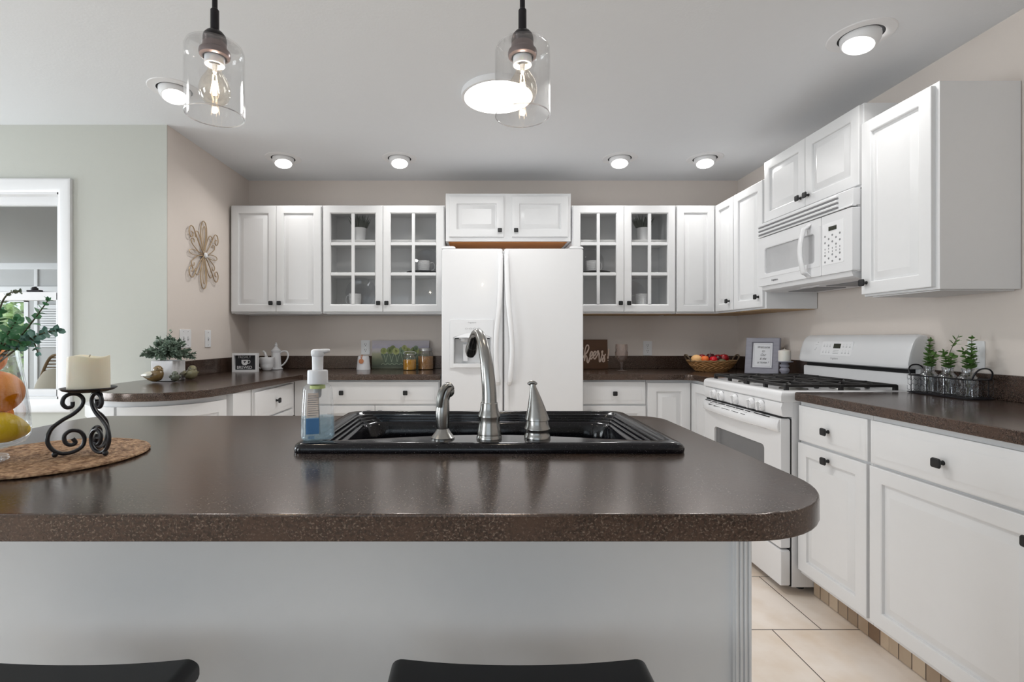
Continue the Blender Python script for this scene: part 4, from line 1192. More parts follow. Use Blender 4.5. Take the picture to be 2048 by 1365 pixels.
    def sprig(lbl, tip, mid, lf=.022, step=.011, mm=LEAFG, start=None):
        t2 = thing('eucalyptus_sprig', lbl, 'greenery', (vx, vy, ZM), 0, 'eucalyptus sprigs in the glass vase')
        b0 = start or (.01 * rnd.uniform(-1, 1), .01 * rnd.uniform(-1, 1) + .03, .16)
        P = cr([b0, mid, tip], 14)
        obj('stem', MB().tube(P, [.0022 - .0014 * k / len(P) for k in range(len(P))], 6), STEM, t2)
        lv = MB(); acc = 0; k0 = 3
        tot = 0
        for i in range(1, len(P)):
            seg_ = (P[i] - P[i - 1]).length; acc += seg_; tot += seg_
            if P[i].z < .215 or acc < step: continue
            acc = 0; k0 += 1
            d_ = (P[i] - P[i - 1]).normalized()
            u = i / len(P)
            L = lf * (1.15 - .55 * u) * rnd.uniform(.85, 1.15)
            s1 = d_.orthogonal().normalized(); s2 = d_.cross(s1)
            a = k0 * 1.25 + rnd.uniform(-.3, .3)
            for sg in (0, PI):
                v = (s1 * math.cos(a + sg) + s2 * math.sin(a + sg))
                lv.leaf(P[i], v + d_ * .55, d_ - v * .4, L, L * .78)
        d_ = (P[-1] - P[-2]).normalized()
        for a in (0, 2, 4):
            lv.leaf(P[-1] - d_ * .004, d_ + Vector((math.cos(a), math.sin(a), .2)) * .4, (math.sin(a), -math.cos(a), .5), lf * .55, lf * .3)
        obj('leaves', lv, mm, t2)
    L = lambda px, py, Y: at(px, py, Y) - Vector((vx, vy, ZM))
    sprig('eucalyptus sprig arching highest to the right out of the vase', L(97, 600, .95), L(52, 660, .94), .019, .0075, LEAFG)
    sprig('eucalyptus sprig pointing level to the right of the vase', L(116, 661, .91), L(62, 678, .92), .019, .0075, LEAFB)
    sprig('eucalyptus sprig drooping right over the rim of the vase', L(77, 708, .92), L(48, 676, .92), .018, .0075, LEAFB)
    sprig('thin eucalyptus sprig reaching up left of the arching one', L(40, 583, .95), L(4, 606, .95), .013, .012, LEAFD)
    sprig('full eucalyptus sprig in front, low over the oranges', L(34, 640, .90), L(8, 680, .92), .023, .007, LEAFG)
    sprig('full eucalyptus sprig rising from the middle of the vase', L(2, 622, .95), L(-12, 670, .94), .024, .007, LEAFG)
    sprig('eucalyptus sprig rising behind the middle one', L(-20, 600, 1.0), L(-20, 660, .97), .022, .010, LEAFG)
    sprig('eucalyptus sprig low at the rim, under the level one', L(46, 690, .90), L(14, 684, .91), .02, .009, LEAFG)
    sprig('eucalyptus sprig leaning left out of the vase', L(-90, 630, .93), L(-55, 660, .93), .022, .010, LEAFG)
mat_group()

# ------------------------------------------------------------------ bar stools
def stool():
    t = thing('bar_stool', 'black saddle-seat bar stool in the middle, under the island overhang', 'stool', (.07, .70, 0), 0, 'black bar stools at the island')
    w, dp = .215, .14
    rg = []
    rc = .020
    st = [-w + rc * (1 - math.cos(q * PI / 12)) for q in range(7)]
    st = st + [-w + rc + (2 * w - 2 * rc) * k / 20 for k in range(1, 20)] + [-x for x in st[::-1]]
    for x in st:
        z = .606 + .0125 * (abs(x) / w) ** 2.2
        u = max(0.0, (abs(x) - (w - rc)) / rc)
        dr = rc * .8 * (1 - math.sqrt(max(0.0, 1 - u * u)))
        th = .040 - dr * 1.3; e = 1.0 - dr * .6; z -= dr
        ys = (-dp * e, -dp * e + .006, 0, dp * e - .006, dp * e)
        rg.append([(x, -dp * e, z - .006), (x, -dp * e + .006, z), (x, 0, z - .003), (x, dp * e - .006, z), (x, dp * e, z - .006), (x, dp * e, z - th + .004), (x, dp * e - .004, z - th), (x, -dp * e + .004, z - th), (x, -dp * e, z - th + .004)])
    obj('seat', MB().loft(rg, True, True), BLACK, t)
    top = [(-.16, -.09), (.16, -.09), (.16, .09), (-.16, .09)]; bot = [(-.20, -.13), (.20, -.13), (.20, .13), (-.20, .13)]
    for (a, b), (c_, d_) in zip(top, bot):
        s = .017
        obj('leg', MB().loft([[(a + i * s, b + j * s, .578) for i, j in ((-1, -1), (1, -1), (1, 1), (-1, 1))], [(c_ + i * s, d_ + j * s, 0) for i, j in ((-1, -1), (1, -1), (1, 1), (-1, 1))]], True, True), BLACK, t)
    for (i, j), z in (((0, 1), .20), ((2, 3), .20), ((1, 2), .28), ((3, 0), .28)):
        u = 1 - z / .578
        p = lambda q: (top[q][0] + (bot[q][0] - top[q][0]) * u, top[q][1] + (bot[q][1] - top[q][1]) * u, z)
        obj('stretcher', MB().tube([p(i), p(j)], .011, 8), BLACK, t)
    dup(t, (-.687, .70, 0), 0, 'black saddle-seat bar stool at the left, under the island overhang')
stool()
# ------------------------------------------------------------------ lamps
def lamp_light(name, kind, parent, loc, power, size=.1, col=(1, .985, .96), spread=None, rot=None):
    l = bpy.data.lights.new(name, kind)
    l.energy = power; l.color = col
    if kind == 'AREA':
        l.shape = 'DISK'; l.size = size
        if spread: l.spread = spread
    else: l.shadow_soft_size = size
    o = bpy.data.objects.new(name, l)
    COL.objects.link(o); o.parent = parent; o.location = loc
    if rot: o.rotation_euler = rot
    return o
P_REC, P_DISC, P_PEND = 2.7, 10.0, 2.0
def eyeball(label, x, y, tx, ty):
    t = thing('recessed_eyeball_light', label, 'ceiling light', (x, y, ZC), 0, 'recessed eyeball lights')
    obj('trim_ring', MB().lathe([(.080, -.004), (.116, -.0035), (.119, -.001), (.119, .0)], seg=48), TRIMW, t)
    obj('shadow_gap', MB().lathe([(.068, -.0015), (.0815, -.0015)], seg=40), DARK, t, 'dark ring drawn as the shade round the eyeball')  # near-black ring paints the shade between eyeball and trim
    az = math.atan2(ty - y, tx - x)
    tilt = math.radians(17)
    M = RZ(az) @ RY(-tilt)
    pr = [(.071, .0), (.0715, -.012), (.0690, -.026), (.064, -.038), (.0585, -.045), (.0555, -.0455), (.0545, -.042)]
    obj('eyeball', MB().lathe(pr, seg=40, M=M), TRIMW, t)
    obj('lens', MB().lathe([(.0548, -.0425), (.03, -.0435), (0, -.044)], seg=36, M=M), LENS, t, 'glowing lens')
    q = M @ Vector((0, 0, -.050))
    e = M.to_euler()
    lamp_light('lamp', 'AREA', t, q, P_REC, .10, (1, .985, .96), math.radians(150), e)
eyeball('leftmost recessed eyeball light above the wall cabinets at the back', -1.345, 3.42, -.9, 2.6)
eyeball('recessed eyeball light at the back, just left of the refrigerator', -.540, 3.42, -.3, 2.4)
eyeball('recessed eyeball light at the back, just right of the refrigerator', .985, 3.42, .6, 2.4)
eyeball('recessed eyeball light at the back, above the corner cabinet', 1.575, 3.42, 1.2, 2.6)
eyeball('recessed eyeball light behind the left glass pendant', -1.515, 2.47, -1.1, 1.9)
eyeball('recessed eyeball light at the right, nearest the tall wall cabinet', 1.575, 2.03, .9, 1.9)
t = thing('flush_disc_light', 'large round flush ceiling light behind the right pendant', 'ceiling light', (.105, 2.50, ZC))
obj('rim', MB().lathe([(.186, 0), (.187, -.004), (.186, -.028), (.180, -.030), (.172, -.029)], seg=64), TRIMW, t)
obj('diffuser', MB().lathe([(.173, -.029), (.10, -.031), (0, -.032)], seg=64), LENS, t, 'glowing white diffuser')
lamp_light('lamp', 'AREA', t, (0, 0, -.045), P_DISC, .33, (1, .99, .97))

def pendant():
    t = thing('pendant_light', 'clear glass cylinder pendant on a dark rod over the sink', 'pendant light', (.10, 1.10, 0), 0, 'glass pendants over the island')
    obj('canopy', MB().lathe([(.062, ZC), (.062, ZC - .012), (.05, ZC - .022), (.012, ZC - .026)], seg=36, cap0=True), BRONZE, t)
    rd = obj('rod', MB().lathe([(.0058, ZC - .024), (.0058, 1.884)], seg=16), BRONZE, t)
    obj('sleeve', MB().lathe([(.0060, 1.892), (.0090, 1.888), (.0092, 1.842), (.0095, 1.838)], seg=20), BRONZE, rd)
    obj('cap', MB().lathe([(.0095, 1.842), (.017, 1.839), (.0225, 1.832), (.0245, 1.824), (.0245, 1.814)], seg=32, cap1=True), BRONZE, t)
    obj('socket_cup', MB().lathe([(.0245, 1.8135), (.0255, 1.806), (.0255, 1.801), (.0315, 1.797), (.0325, 1.791), (.0310, 1.785), (.0265, 1.782), (.0235, 1.782), (.0230, 1.80)], seg=32), BRONZE2, t, 'brown bronze socket cup')
    obj('socket', MB().lathe([(.0205, 1.798), (.0210, 1.795), (.0210, 1.768), (.0200, 1.766), (.0165, 1.766), (.0160, 1.776)], seg=28), PUMPW, t, 'white lamp socket')
    # open-bottom glass cylinder with a rounded shoulder
    sh = [(.026, 1.8125), (.048, 1.8115), (.057, 1.807), (.0605, 1.798), (.061, 1.785), (.061, 1.654), (.0605, 1.6525), (.0590, 1.6525), (.0588, 1.655), (.0588, 1.785), (.0582, 1.796), (.0555, 1.804), (.048, 1.809), (.026, 1.8100)]
    obj('shade', MB().lathe(sh, seg=64), GLASS, t, 'clear glass cylinder')
    obj('shade_rim', MB().lathe([(.0612, 1.6535), (.0600, 1.6520), (.0586, 1.6535), (.0600, 1.6550), (.0612, 1.6535)], seg=64), GLASSR, t, 'glass rim made shinier to draw its bright edge line')  # extra ring of shinier glass draws the bright line along the edge
    bu = [(.0130, 1.767), (.0140, 1.756), (.0185, 1.745), (.0270, 1.731), (.0315, 1.715), (.0310, 1.702), (.0255, 1.688), (.0160, 1.681), (.0, 1.6785)]
    b = obj('bulb', MB().lathe(cr_prof(bu), seg=40), BULBG, t, 'clear glowing filament bulb')
    fl = MB()
    for k in range(4):
        a = k * PI / 2 + .4
        fl.tube([(.004 * math.cos(a), .004 * math.sin(a), 1.744), (.0095 * math.cos(a + .5), .0095 * math.sin(a + .5), 1.704)], .0009, 6)
    obj('filament', fl, FILA, b)
    obj('stem', MB().lathe([(.0055, 1.767), (.0045, 1.752), (.002, 1.746), (0, 1.745)], seg=14), PUMPW, b)
    lamp_light('lamp', 'POINT', t, (0, 0, 1.715), P_PEND, .006, (1, .90, .76))
    dup(t, (-.585, 1.10, 0), .7, 'clear glass cylinder pendant on a dark rod at the left')
def cr_prof(p): return [(max(0, q.x), q.y) for q in cr([(a, b, 0) for a, b in p], 4)]
pendant()

# ------------------------------------------------------------------ wall art on the left wall (local x toward the back wall, y into the wall)
def wall_art():
    t = thing('scroll_wall_art', 'gold metal scroll flower wall art on the left wall', 'wall art', (XL + .012, 3.245, 1.70), PI / 2)
    mb = MB()
    def loop(cx, cz, L, w, ang, r=.0035, y=0.0):
        ca, sa = math.cos(ang), math.sin(ang)
        pts = []
        for k in range(28):
            a = 2 * PI * k / 28
            u = L * (.5 - .5 * math.cos(a)); v = w * math.sin(a) * (.35 + .65 * math.sin(a / 2) ** 2)
            pts.append((cx + u * ca - v * sa, y, cz + u * sa + v * ca))
        mb.tube(pts, r, 6, closed=True)
    for a, L, w in ((PI / 2, .222, .048), (-PI / 2, .222, .048)):
        loop(0, 0, L, w, a); loop(0, .03 * math.sin(a), L * .72, w * .45, a, .0025, -.003)
    for sx_ in (-1, 1):
        for sz in (-1, 1):
            pts = []
            # heart-like scroll: from the centre out, over, and curling inward
            ctrl = [(0, 0), (.045, .045), (.100, .120), (.130, .158), (.160, .155), (.172, .120), (.155, .092), (.132, .100), (.134, .122), (.150, .124)]
            mb.tube(cr([(sx_ * u, -.004, sz * v) for u, v in ctrl], 6), .0035, 6)
            c2 = [(0, 0), (.055, .012), (.10, .035), (.135, .060), (.130, .085), (.108, .082), (.106, .064)]
            mb.tube(cr([(sx_ * u, .002, sz * v) for u, v in c2], 6), .003, 6)
            c3 = [(.0, .0), (.022, .06), (.05, .115), (.075, .14), (.098, .13), (.098, .105), (.082, .10)]
            mb.tube(cr([(sx_ * u, -.001, sz * v) for u, v in c3], 6), .003, 6)
        loop(0, 0, sx_ * .165, .022, 0, .0028)
    obj('scrolls', mb, GOLD, t)
    obj('gem', MB().lathe([(.018, .0), (.019, .004), (.013, .011), (0, .013)], seg=10, M=T(.01, -.004, 0) @ RX(PI / 2)), CRYSTAL, t, 'faceted clear gem')
wall_art()

# ------------------------------------------------------------------ outlets and switches
def plate(name, label, loc, rot, gangs, kind, h=.114):
    t = thing(name, label, 'outlet' if kind == 'outlet' else 'switch', loc, rot)
    w = .070 if gangs == 1 else .116
    obj('cover_plate', MB().prism(rrect(-w / 2, w / 2, -h / 2, h / 2, .005, 3), 0, .005, bev=.0015, M=UPR), PLATE, t)
    for g in range(gangs):
        x = 0 if gangs == 1 else (-.023 + .046 * g)
        if kind == 'outlet':
            for z in (-.022, .022):
                r = obj('socket', MB().prism([(p[0] + x, p[1] + z) for p in rrect(-.0155, .0155, -.0145, .0145, .009, 4)], .004, .0062, M=UPR), PLATE, t)
                obj('slots', MB().box(x - .0075, x - .0050, -.0068, -.006, z - .001, z + .0085).box(x + .0050, x + .0075, -.0068, -.006, z - .001, z + .0085).lathe([(.0028, 0), (.0028, .0008), (0, .0008)], seg=10, M=T(x, -.006, z - .008) @ RX(PI / 2)), SLOT, r)
        else:
            r = obj('switch_slot', MB().box(x - .0055, x + .0055, -.0062, -.004, -.0125, .0125, .0005), PRINTL, t)
            obj('toggle', MB().box(x - .004, x + .004, -.016, -.004, -.002, .008, .0015), PLATE, t)
        for z in (-.042, .042) if kind != 'outlet' else (0,):
            obj('screw', MB().lathe([(.003, 0), (.0025, .001), (0, .001)], seg=8, M=T(x, -.005, z) @ RX(PI / 2)), CHROME, t)
plate('wall_switch', 'white double switch plate on the left wall above the potted plant', (XL, 3.057, 1.152), PI / 2, 2, 'switch')
plate('wall_switch', 'white single switch plate on the left wall, nearer the back corner', (XL, 3.312, 1.150), PI / 2, 1, 'switch')
plate('wall_outlet', 'white outlet on the back wall at the left end of the artichoke picture', (-.885, YB, 1.080), 0, 1, 'outlet')
plate('wall_outlet', 'white outlet on the back wall between goblet and fruit basket', (1.345, YB, 1.073), 0, 1, 'outlet')
plate('wall_outlet', 'white outlet on the right wall behind the caddy of bottles', (XR, 2.035, 1.088), R90, 1, 'outlet')

# ------------------------------------------------------------------ left counter decor
def leaf_ball(mb, ctr, rad, n, L, w, seed, zmin=-.2, stem=None):
    rnd = random.Random(seed)
    for k in range(n):
        while True:
            v = Vector((rnd.uniform(-1, 1), rnd.uniform(-1, 1), rnd.uniform(zmin, 1)))
            if .05 < v.length < 1: break
        v.normalize()
        tip = Vector(ctr) + Vector((v.x * rad[0], v.y * rad[1], v.z * rad[2])) * rnd.uniform(.75, 1.05)
        base = Vector(ctr) + (tip - Vector(ctr)) * .15
        P = cr([base, (base + tip) / 2 + Vector((0, 0, .01)), tip], 4)
        if stem: stem.tube(P, .0009, 4)
        for i in range(2, len(P)):
            d_ = (P[i] - P[i - 1]).normalized()
            s1 = d_.orthogonal().normalized(); s2 = d_.cross(s1)
            a = rnd.uniform(0, 6.3)
            for sg in range(3 if i > 5 else 2):
                b = a + sg * 2 * PI / (3 if i > 5 else 2)
                q = s1 * math.cos(b) + s2 * math.sin(b)
                mb.leaf(P[i], d_ * .9 + q, d_ - q * .5, L * rnd.uniform(.8, 1.2), w)
        mb.leaf(P[-1], d_, s1, L, w)

def potted():
    t = thing('potted_plant', 'bushy grey-green plant in a square white pot on the left counter', 'plant', (-1.757, 2.810, ZT))
    ow = [rrect(-a, a, -a, a, .006, 3) for a in (.056, .061, .061, .055, .054)]
    zs = (0, .003, .114, .114, .10)
    obj('pot', MB().loft([[(p[0], p[1], z) for p in o] for o, z in zip(ow, zs)], True, True), STONEW, t, 'square white pot')
    lf, st = MB(), MB()
    leaf_ball(lf, (0, 0, .130), (.125, .085, .115), 95, .023, .010, 5, -.02, st)
    for q in range(8): lf.leaf((0.01, 0, .20 + q * .011), (math.cos(q * 2.1), math.sin(q * 2.1), .9), (0, 0, 1), .022, .012)
    for v in lf.bm.verts:
        if v.co.z < .004: v.co.z = .004
        if v.co.y > .055 and v.co.x < .1: v.co.y = .055 + (v.co.y - .055) * .1
    obj('foliage', lf, LEAFD, t, 'grey-green foliage'); obj('stems', st, STEM, t)
potted()

def bird(name, label, loc, rot, s, m, wing, cat='bird figurine'):
    t = thing(name, label, cat, loc, rot)
    rg = []
    # body stations along x (tail -> breast): centre z, half width, half height
    for x, z, hy, hz in ((-.088, .040, .010, .003), (-.070, .036, .013, .006), (-.052, .034, .018, .013), (-.030, .036, .029, .026), (-.008, .038, .037, .034), (.014, .041, .038, .037), (.034, .046, .032, .034), (.046, .050, .020, .024), (.052, .052, .006, .008)):
        rg.append([(s * x, s * hy * math.cos(2 * PI * k / 20), s * (max(0.0005, z + hz * math.sin(2 * PI * k / 20)))) for k in range(20)])
    b = MB().loft(rg, True, True).ell((s * .022, 0, s * .074), (s * .027, s * .026, s * .026), 18, 12)
    b.lathe([(.006 * s, 0), (.004 * s, .007 * s), (0, .014 * s)], seg=8, M=T(s * .046, 0, s * .074) @ RY(PI / 2 + .15))
    obj('body', b, m, t)
    for sg in (-1, 1):
        w = MB()
        rr = []
        for x, z, hz in ((-.060, .044, .004), (-.040, .046, .012), (-.018, .048, .017), (.004, .050, .018), (.016, .050, .010), (.020, .050, .003)):
            hb = .027 + .017 * math.sin(min(1, (x + .075) / .085) * PI * .55)
            rr.append([(s * x, sg * s * (hb * (1.0 if abs(q) < .5 else .88) + (.004 if abs(q) < .5 else 0)), s * (z + q * hz)) for q in (-1, -.4, .4, 1)])
        w.loft(rr, open_=True)
        obj('wing', w, wing, t)
    e = MB()
    for sg in (-1, 1): e.ell((s * .036, sg * s * .0205, s * .082), (s * .0028,) * 3, 8, 6)
    obj('eyes', e, DARK, t)
bird('ceramic_bird', 'glazed brown ceramic bird with pale wing in front of the white pot', (-1.758, 2.690, ZT), -.15, .92, BIRDB, BIRDW)
bird('ceramic_bird', 'glazed olive ceramic bird right of the white pot', (-1.645, 2.830, ZT), -.5, .86, BIRDG, BIRDG)
bird('ceramic_bird', 'small round grey-green ceramic chick between the two larger birds', (-1.668, 2.725, ZT), -1.1, .60, BIRDT, BIRDT)

def freshly():
    t = thing('framed_sign', 'small black sign with a cup in a white frame on the left counter', 'sign', (-1.650, 3.50, ZT), .10)
    w, h, d_ = .172, .132, .038
    obj('frame', MB().loft([rect(-w / 2, w / 2, 0, h, a, y) for a, y in ((0, d_), (0, 0), (.014, 0), (.014, .026), (.02, .03), (.02, d_))], False, True), TRIMW, t, 'white shadow-box frame')
    bd = obj('backing', MB().box(-w / 2 + .012, w / 2 - .012, .026, .030, .012, h - .012), CHALK, t, 'black board')
    text('lettering', 'FRESHLY', .027, T(-.010, .0255, .104) @ UPR, TRIMW, bd, ext=.0004, sx=.85)
    text('lettering', 'BREWED', .028, T(-.010, .0255, .030) @ UPR, TRIMW, bd, ext=.0005, sx=.95)
    cup = [(-.022, .085), (.022, .085)] + [(.022 * math.cos(a), .066 - .020 * math.sin(a)) for a in [k / 10 * PI for k in range(11)]]
    cp = MB().prism([(x - .008, z) for x, z in cup], 0, .0008, M=T(0, .0255, 0) @ UPR)
    cp.tube(cr([(.013, .0252, .080), (.026, .0252, .080), (.027, .0252, .064), (.012, .0252, .057)], 5), .0022, 6)
    obj('cup_icon', cp, TRIMW, bd)
    ht = [(0, -.007)] + [(.0045 + .0045 * math.cos(a), .0035 + .0040 * math.sin(a)) for a in [k / 6 * PI for k in range(7)]] + [(-.0045 + .0045 * math.cos(a), .0035 + .0040 * math.sin(a)) for a in [k / 6 * PI for k in range(7)]]
    obj('heart', MB().prism([(x - .008, z + .069) for x, z in ht], .0005, .0014, M=T(0, .0255, 0) @ UPR), CHALK, bd)
freshly()

def teapot():
    t = thing('coffee_pot', 'tall white fluted ceramic coffee pot with lid in the left corner', 'coffee pot', (-1.535, 3.765, ZT))
    mb = MB()
    pr = [(.046, 0), (.050, .003), (.049, .010), (.043, .014), (.041, .02), (.037, .06), (.034, .10), (.032, .128), (.0335, .134), (.036, .138), (.035, .142), (.031, .143)]
    S_ = 48
    mb.loft([[(r * (1 - .045 * (abs(math.sin(5 * 2 * PI * k / S_ / 1.0)) ** 2) * (1 if .012 < z < .13 else 0)) * math.cos(2 * PI * k / S_),
               r * (1 - .045 * (abs(math.sin(5 * 2 * PI * k / S_)) ** 2) * (1 if .012 < z < .13 else 0)) * math.sin(2 * PI * k / S_), z) for k in range(S_)] for r, z in pr], True, True)
    obj('body', mb, CERAM, t)
    obj('lid', MB().lathe([(.0375, .1425), (.0375, .147), (.030, .152), (.018, .165), (.010, .175), (.009, .178), (.013, .184), (.012, .190), (.007, .193), (.006, .197), (.008, .2), (.004, .205), (0, .206)], seg=32, cap0=True), CERAM, t)
    obj('spout', MB().tube(cr([(-.034, 0, .035), (-.058, 0, .055), (-.074, 0, .095), (-.088, 0, .132), (-.101, 0, .140)], 6), [.017 - .0115 * k / 24 for k in range(25)], 14), CERAM, t)
    obj('handle', MB().tube(cr([(.031, 0, .128), (.055, 0, .140), (.083, 0, .135), (.092, 0, .105), (.078, 0, .065), (.050, 0, .034), (.036, 0, .030)], 6), .0062, 10), CERAM, t)
teapot()

def mug(name, label, loc, rot, r=.048, h=.095, cat='mug', taper=.86, ribs=0, group=None):
    t = thing(name, label, cat, loc, rot, group)
    pr = [(.0, 0), (r * taper * .75, 0), (r * taper * .92, .004), (r * taper, h * .16), (r * .97, h * .6), (r, h), (r - .003, h + .001), (r - .005, h - .002), (r * .88, h * .3), (r * .6, .008), (0, .007)]
    if ribs:
        o = []
        for k in range(40):
            z = .005 + (h - .005) * k / 39
            o.append((r * (taper + (1 - taper) * min(1, (z / h) * 1.5)) + .0011 * math.sin(k * 2.1), z))
        pr = [(0, 0), (r * taper * .85, 0)] + o + pr[6:]
    obj('cup', MB().lathe(pr, seg=40), CERAM, t)
    obj('handle', MB().tube(cr([(r * .95, 0, h * .84), (r + .020, 0, h * .90), (r + .034, 0, h * .66), (r + .028, 0, h * .36), (r * .90, 0, h * .14)], 6), .0048, 10), CERAM, t)
    return t
mug('ceramic_mug', 'white ceramic cup in front of the coffee pot on the left counter', (-1.557, 3.655, ZT), PI - .1, .053, .096, taper=.60)

# ------------------------------------------------------------------ back-left counter decor
def vessel():
    t = thing('tagged_vessel', 'white stone vessel with a copper tag left of the artichoke picture', 'vase', (-.864, 3.745, ZT))
    obj('body', MB().lathe([(.051, 0), (.052, .004), (.042, .095), (.040, .101), (.034, .103), (.028, .100), (.028, .07), (0, .07)], seg=32, cap0=True), STONEW, t)
    obj('tag', MB().lathe([(.0185, 0), (.0185, .003), (0, .0035)], seg=24, M=T(-.006, -.0495, .066) @ RX(PI / 2 - .1)), COPPER, t, 'round copper tag')
    obj('string', MB().tube(cr([(-.006, -.046, .085), (-.010, -.044, .098), (-.004, -.040, .112), (.002, -.040, .108), (-.002, -.044, .098), (-.006, -.046, .086)], 4), .0022, 6), COPPER, t)
vessel()

def picture():
    t = thing('artichoke_picture', 'wide canvas of green artichokes leaning on the wall behind the jars', 'picture', (-.602, 3.868, ZT + .0005))
    M = RX(-.06)
    w, h = .447, .220
    bg = bpy.data.materials.new('painted_canvas'); bg.use_nodes = True
    n, l = bg.node_tree.nodes, bg.node_tree.links
    tc = n.new('ShaderNodeTexCoord'); sp = n.new('ShaderNodeSeparateXYZ'); l.new(tc.outputs['Generated'], sp.inputs[0])
    nz = n.new('ShaderNodeTexNoise'); nz.inputs['Scale'].default_value = 14; l.new(tc.outputs['Object'], nz.inputs['Vector'])
    ad = n.new('ShaderNodeMath'); ad.operation = 'MULTIPLY_ADD'; ad.inputs[1].default_value = .22; l.new(nz.outputs['Fac'], ad.inputs[0]); l.new(sp.outputs['Z'], ad.inputs[2])
    cr_ = n.new('ShaderNodeValToRGB'); l.new(ad.outputs[0], cr_.inputs[0])
    e = cr_.color_ramp.elements
    e[0].position = .1; e[0].color = (*c(98, 102, 84), 1); e[1].position = 1; e[1].color = (*c(188, 182, 188), 1)
    for p, k in ((.22, c(74, 82, 70)), (.42, c(104, 112, 92)), (.60, c(150, 150, 124)), (.75, c(178, 172, 172)), (.88, c(166, 162, 178))):
        q = e.new(p); q.color = (*k, 1)
    l.new(cr_.outputs[0], n['Principled BSDF'].inputs['Base Color']); n['Principled BSDF'].inputs['Roughness'].default_value = .6
    cv = obj('canvas', MB().box(-w / 2, w / 2, -.012, .012, 0, h, .001, M=M), bg, t)
    def flatd(name, outline, m, y):
        return obj(name, MB().prism(outline, .0122, .0122 + y, M=M @ UPR), m, cv)
    AG = [mat('artichoke_%d' % i, c(*k), .6, var=.3, scale=60) for i, k in enumerate(((116, 128, 82), (158, 164, 108), (124, 142, 118), (140, 148, 92)))]
    bowl = mat('painted_bowl', c(88, 100, 84), .6, var=.3)
    strk = mat('painted_stroke', c(146, 156, 134), .6, var=.2)
    flatd('painted_bowl', [(-.155, .118), (.16, .118), (.13, .030), (-.12, .030)], bowl, .0002)
    for i, (x, z, r) in enumerate(((-.06, .160, .028), (.03, .162, .028), (.12, .160, .026), (-.132, .138, .033), (-.082, .142, .035), (-.036, .136, .036), (.010, .142, .035), (.056, .138, .034), (.104, .142, .034), (.146, .136, .029))):
        mb = MB()
        for k in range(12):
            a = k / 12 * 2 * PI
            for rr, s in ((.25, .42), (.62, .40), (1.0, .36)):
                mb.prism([(x + rr * r * .6 * math.cos(a + rr) + r * s * .5 * math.cos(q), z + rr * r * .6 * math.sin(a + rr) + r * s * .62 * math.sin(q)) for q in [j / 6 * 2 * PI for j in range(6)]], .0122, .0126 + .0002 * (k % 3) + .0003 * (i % 3), M=M @ UPR)
        obj('painted_artichoke', mb, AG[i % 4], cv)
    st = MB()
    for x in (-.115, -.07, -.025, .02, .07, .115):
        st.tube(cr([(x - .016, -.0128, .112), (x - .006, -.0128, .08), (x, -.0128, .052), (x + .008, -.0128, .085), (x + .018, -.0128, .112)], 4), .0020, 5, M=M, flat=.15, up=(0, 1, 0))
    for k in range(9): st.tube(cr([(-.15 + k * .035, -.0128, .030), (-.135 + k * .035, -.0128, .042), (-.12 + k * .035, -.0128, .030)], 4), .002, 5, M=M, flat=.15, up=(0, 1, 0))
    obj('painted_strokes', st, strk, cv)
picture()

def jar(label, x, y, r, h, fill_h, fill_m, fill_label, lid_m, kind):
    t = thing('glass_jar', label, 'jar', (x, y, ZT))
    pr = [(0, 0), (r * .9, 0), (r, .006), (r * 1.0, h * .62), (r * .97, h * .72), (r * .78, h * .80), (r * .76, h * .86)]
    obj('body', MB().lathe(pr + [(q - .002, z) for q, z in pr[::-1] if q > .01][:-1] + [(0, .003)], seg=40), GLASS, t)
    lid = MB().lathe([(r * .80, h * .82), (r * .84, h * .825), (r * .84, h * .90), (r * .86, h * .905), (r * .86, h * .93), (r * .82, h * .95), (0, h * .955)], seg=36)
    if kind == 'bail':
        lid = MB().lathe([(r * .77, h * .86), (r * .83, h * .875), (r * .83, h * .91), (r * .78, h * .93), (r * .6, h * .97), (0, h * .985)], seg=36)
        obj('lid', lid, GLASS, t, 'clear glass lid')
        obj('wire_bail', MB().tube([(r * .80 * math.cos(2 * PI * k / 30), r * .80 * math.sin(2 * PI * k / 30), h * .84) for k in range(30)], .0018, 6, closed=True).tube(cr([(r * .8, 0, h * .84), (r * .92, 0, h * .93), (r * .5, 0, h * 1.0), (-r * .5, 0, h * 1.0), (-r * .92, 0, h * .93), (-r * .8, 0, h * .84)], 5), .0014, 6), CHROME, t)
    else: obj('lid', lid, lid_m, t, 'grey metal screw lid')
    rnd = random.Random(int(r * 1e4))
    g = MB().lathe([(0, .004), (r * .86, .004), (r * .905, .010), (r * .905, fill_h - .004), (r * .8, fill_h), (0, fill_h + .003)], seg=36)
    for k in range(420):
        a = rnd.uniform(0, 6.283); top = rnd.random() < .2
        rr = r * .915 if not top else r * .9 * math.sqrt(rnd.random())
        z = rnd.uniform(.008, fill_h - .002) if not top else fill_h
        g.ell((rr * math.cos(a), rr * math.sin(a), z), (.0042, .0026, .0034), 6, 4, R=Euler((rnd.uniform(0, 3), rnd.uniform(0, 3), rnd.uniform(0, 3))).to_matrix())
        if abs(rr) > 0 and not top: pass
    for v in g.bm.verts:
        q = math.hypot(v.co.x, v.co.y)
        if q > r - .0025: v.co.x *= (r - .0025) / q; v.co.y *= (r - .0025) / q
    single('kernels' if kind == 'bail' else 'grains', g, fill_m, fill_label, 'dry food', (x, y, ZT), kind='stuff')
jar('smaller glass jar of orange corn with clear lid before the artichoke picture', -.508, 3.700, .050, .140, .075, CORN, 'orange corn kernels filling the smaller glass jar', ZINC, 'bail')
jar('larger glass jar of mixed grains with grey lid beside the refrigerator', -.396, 3.765, .0605, .172, .098, GRAIN, 'brown mixed grains filling the larger glass jar', ZINC, 'screw')

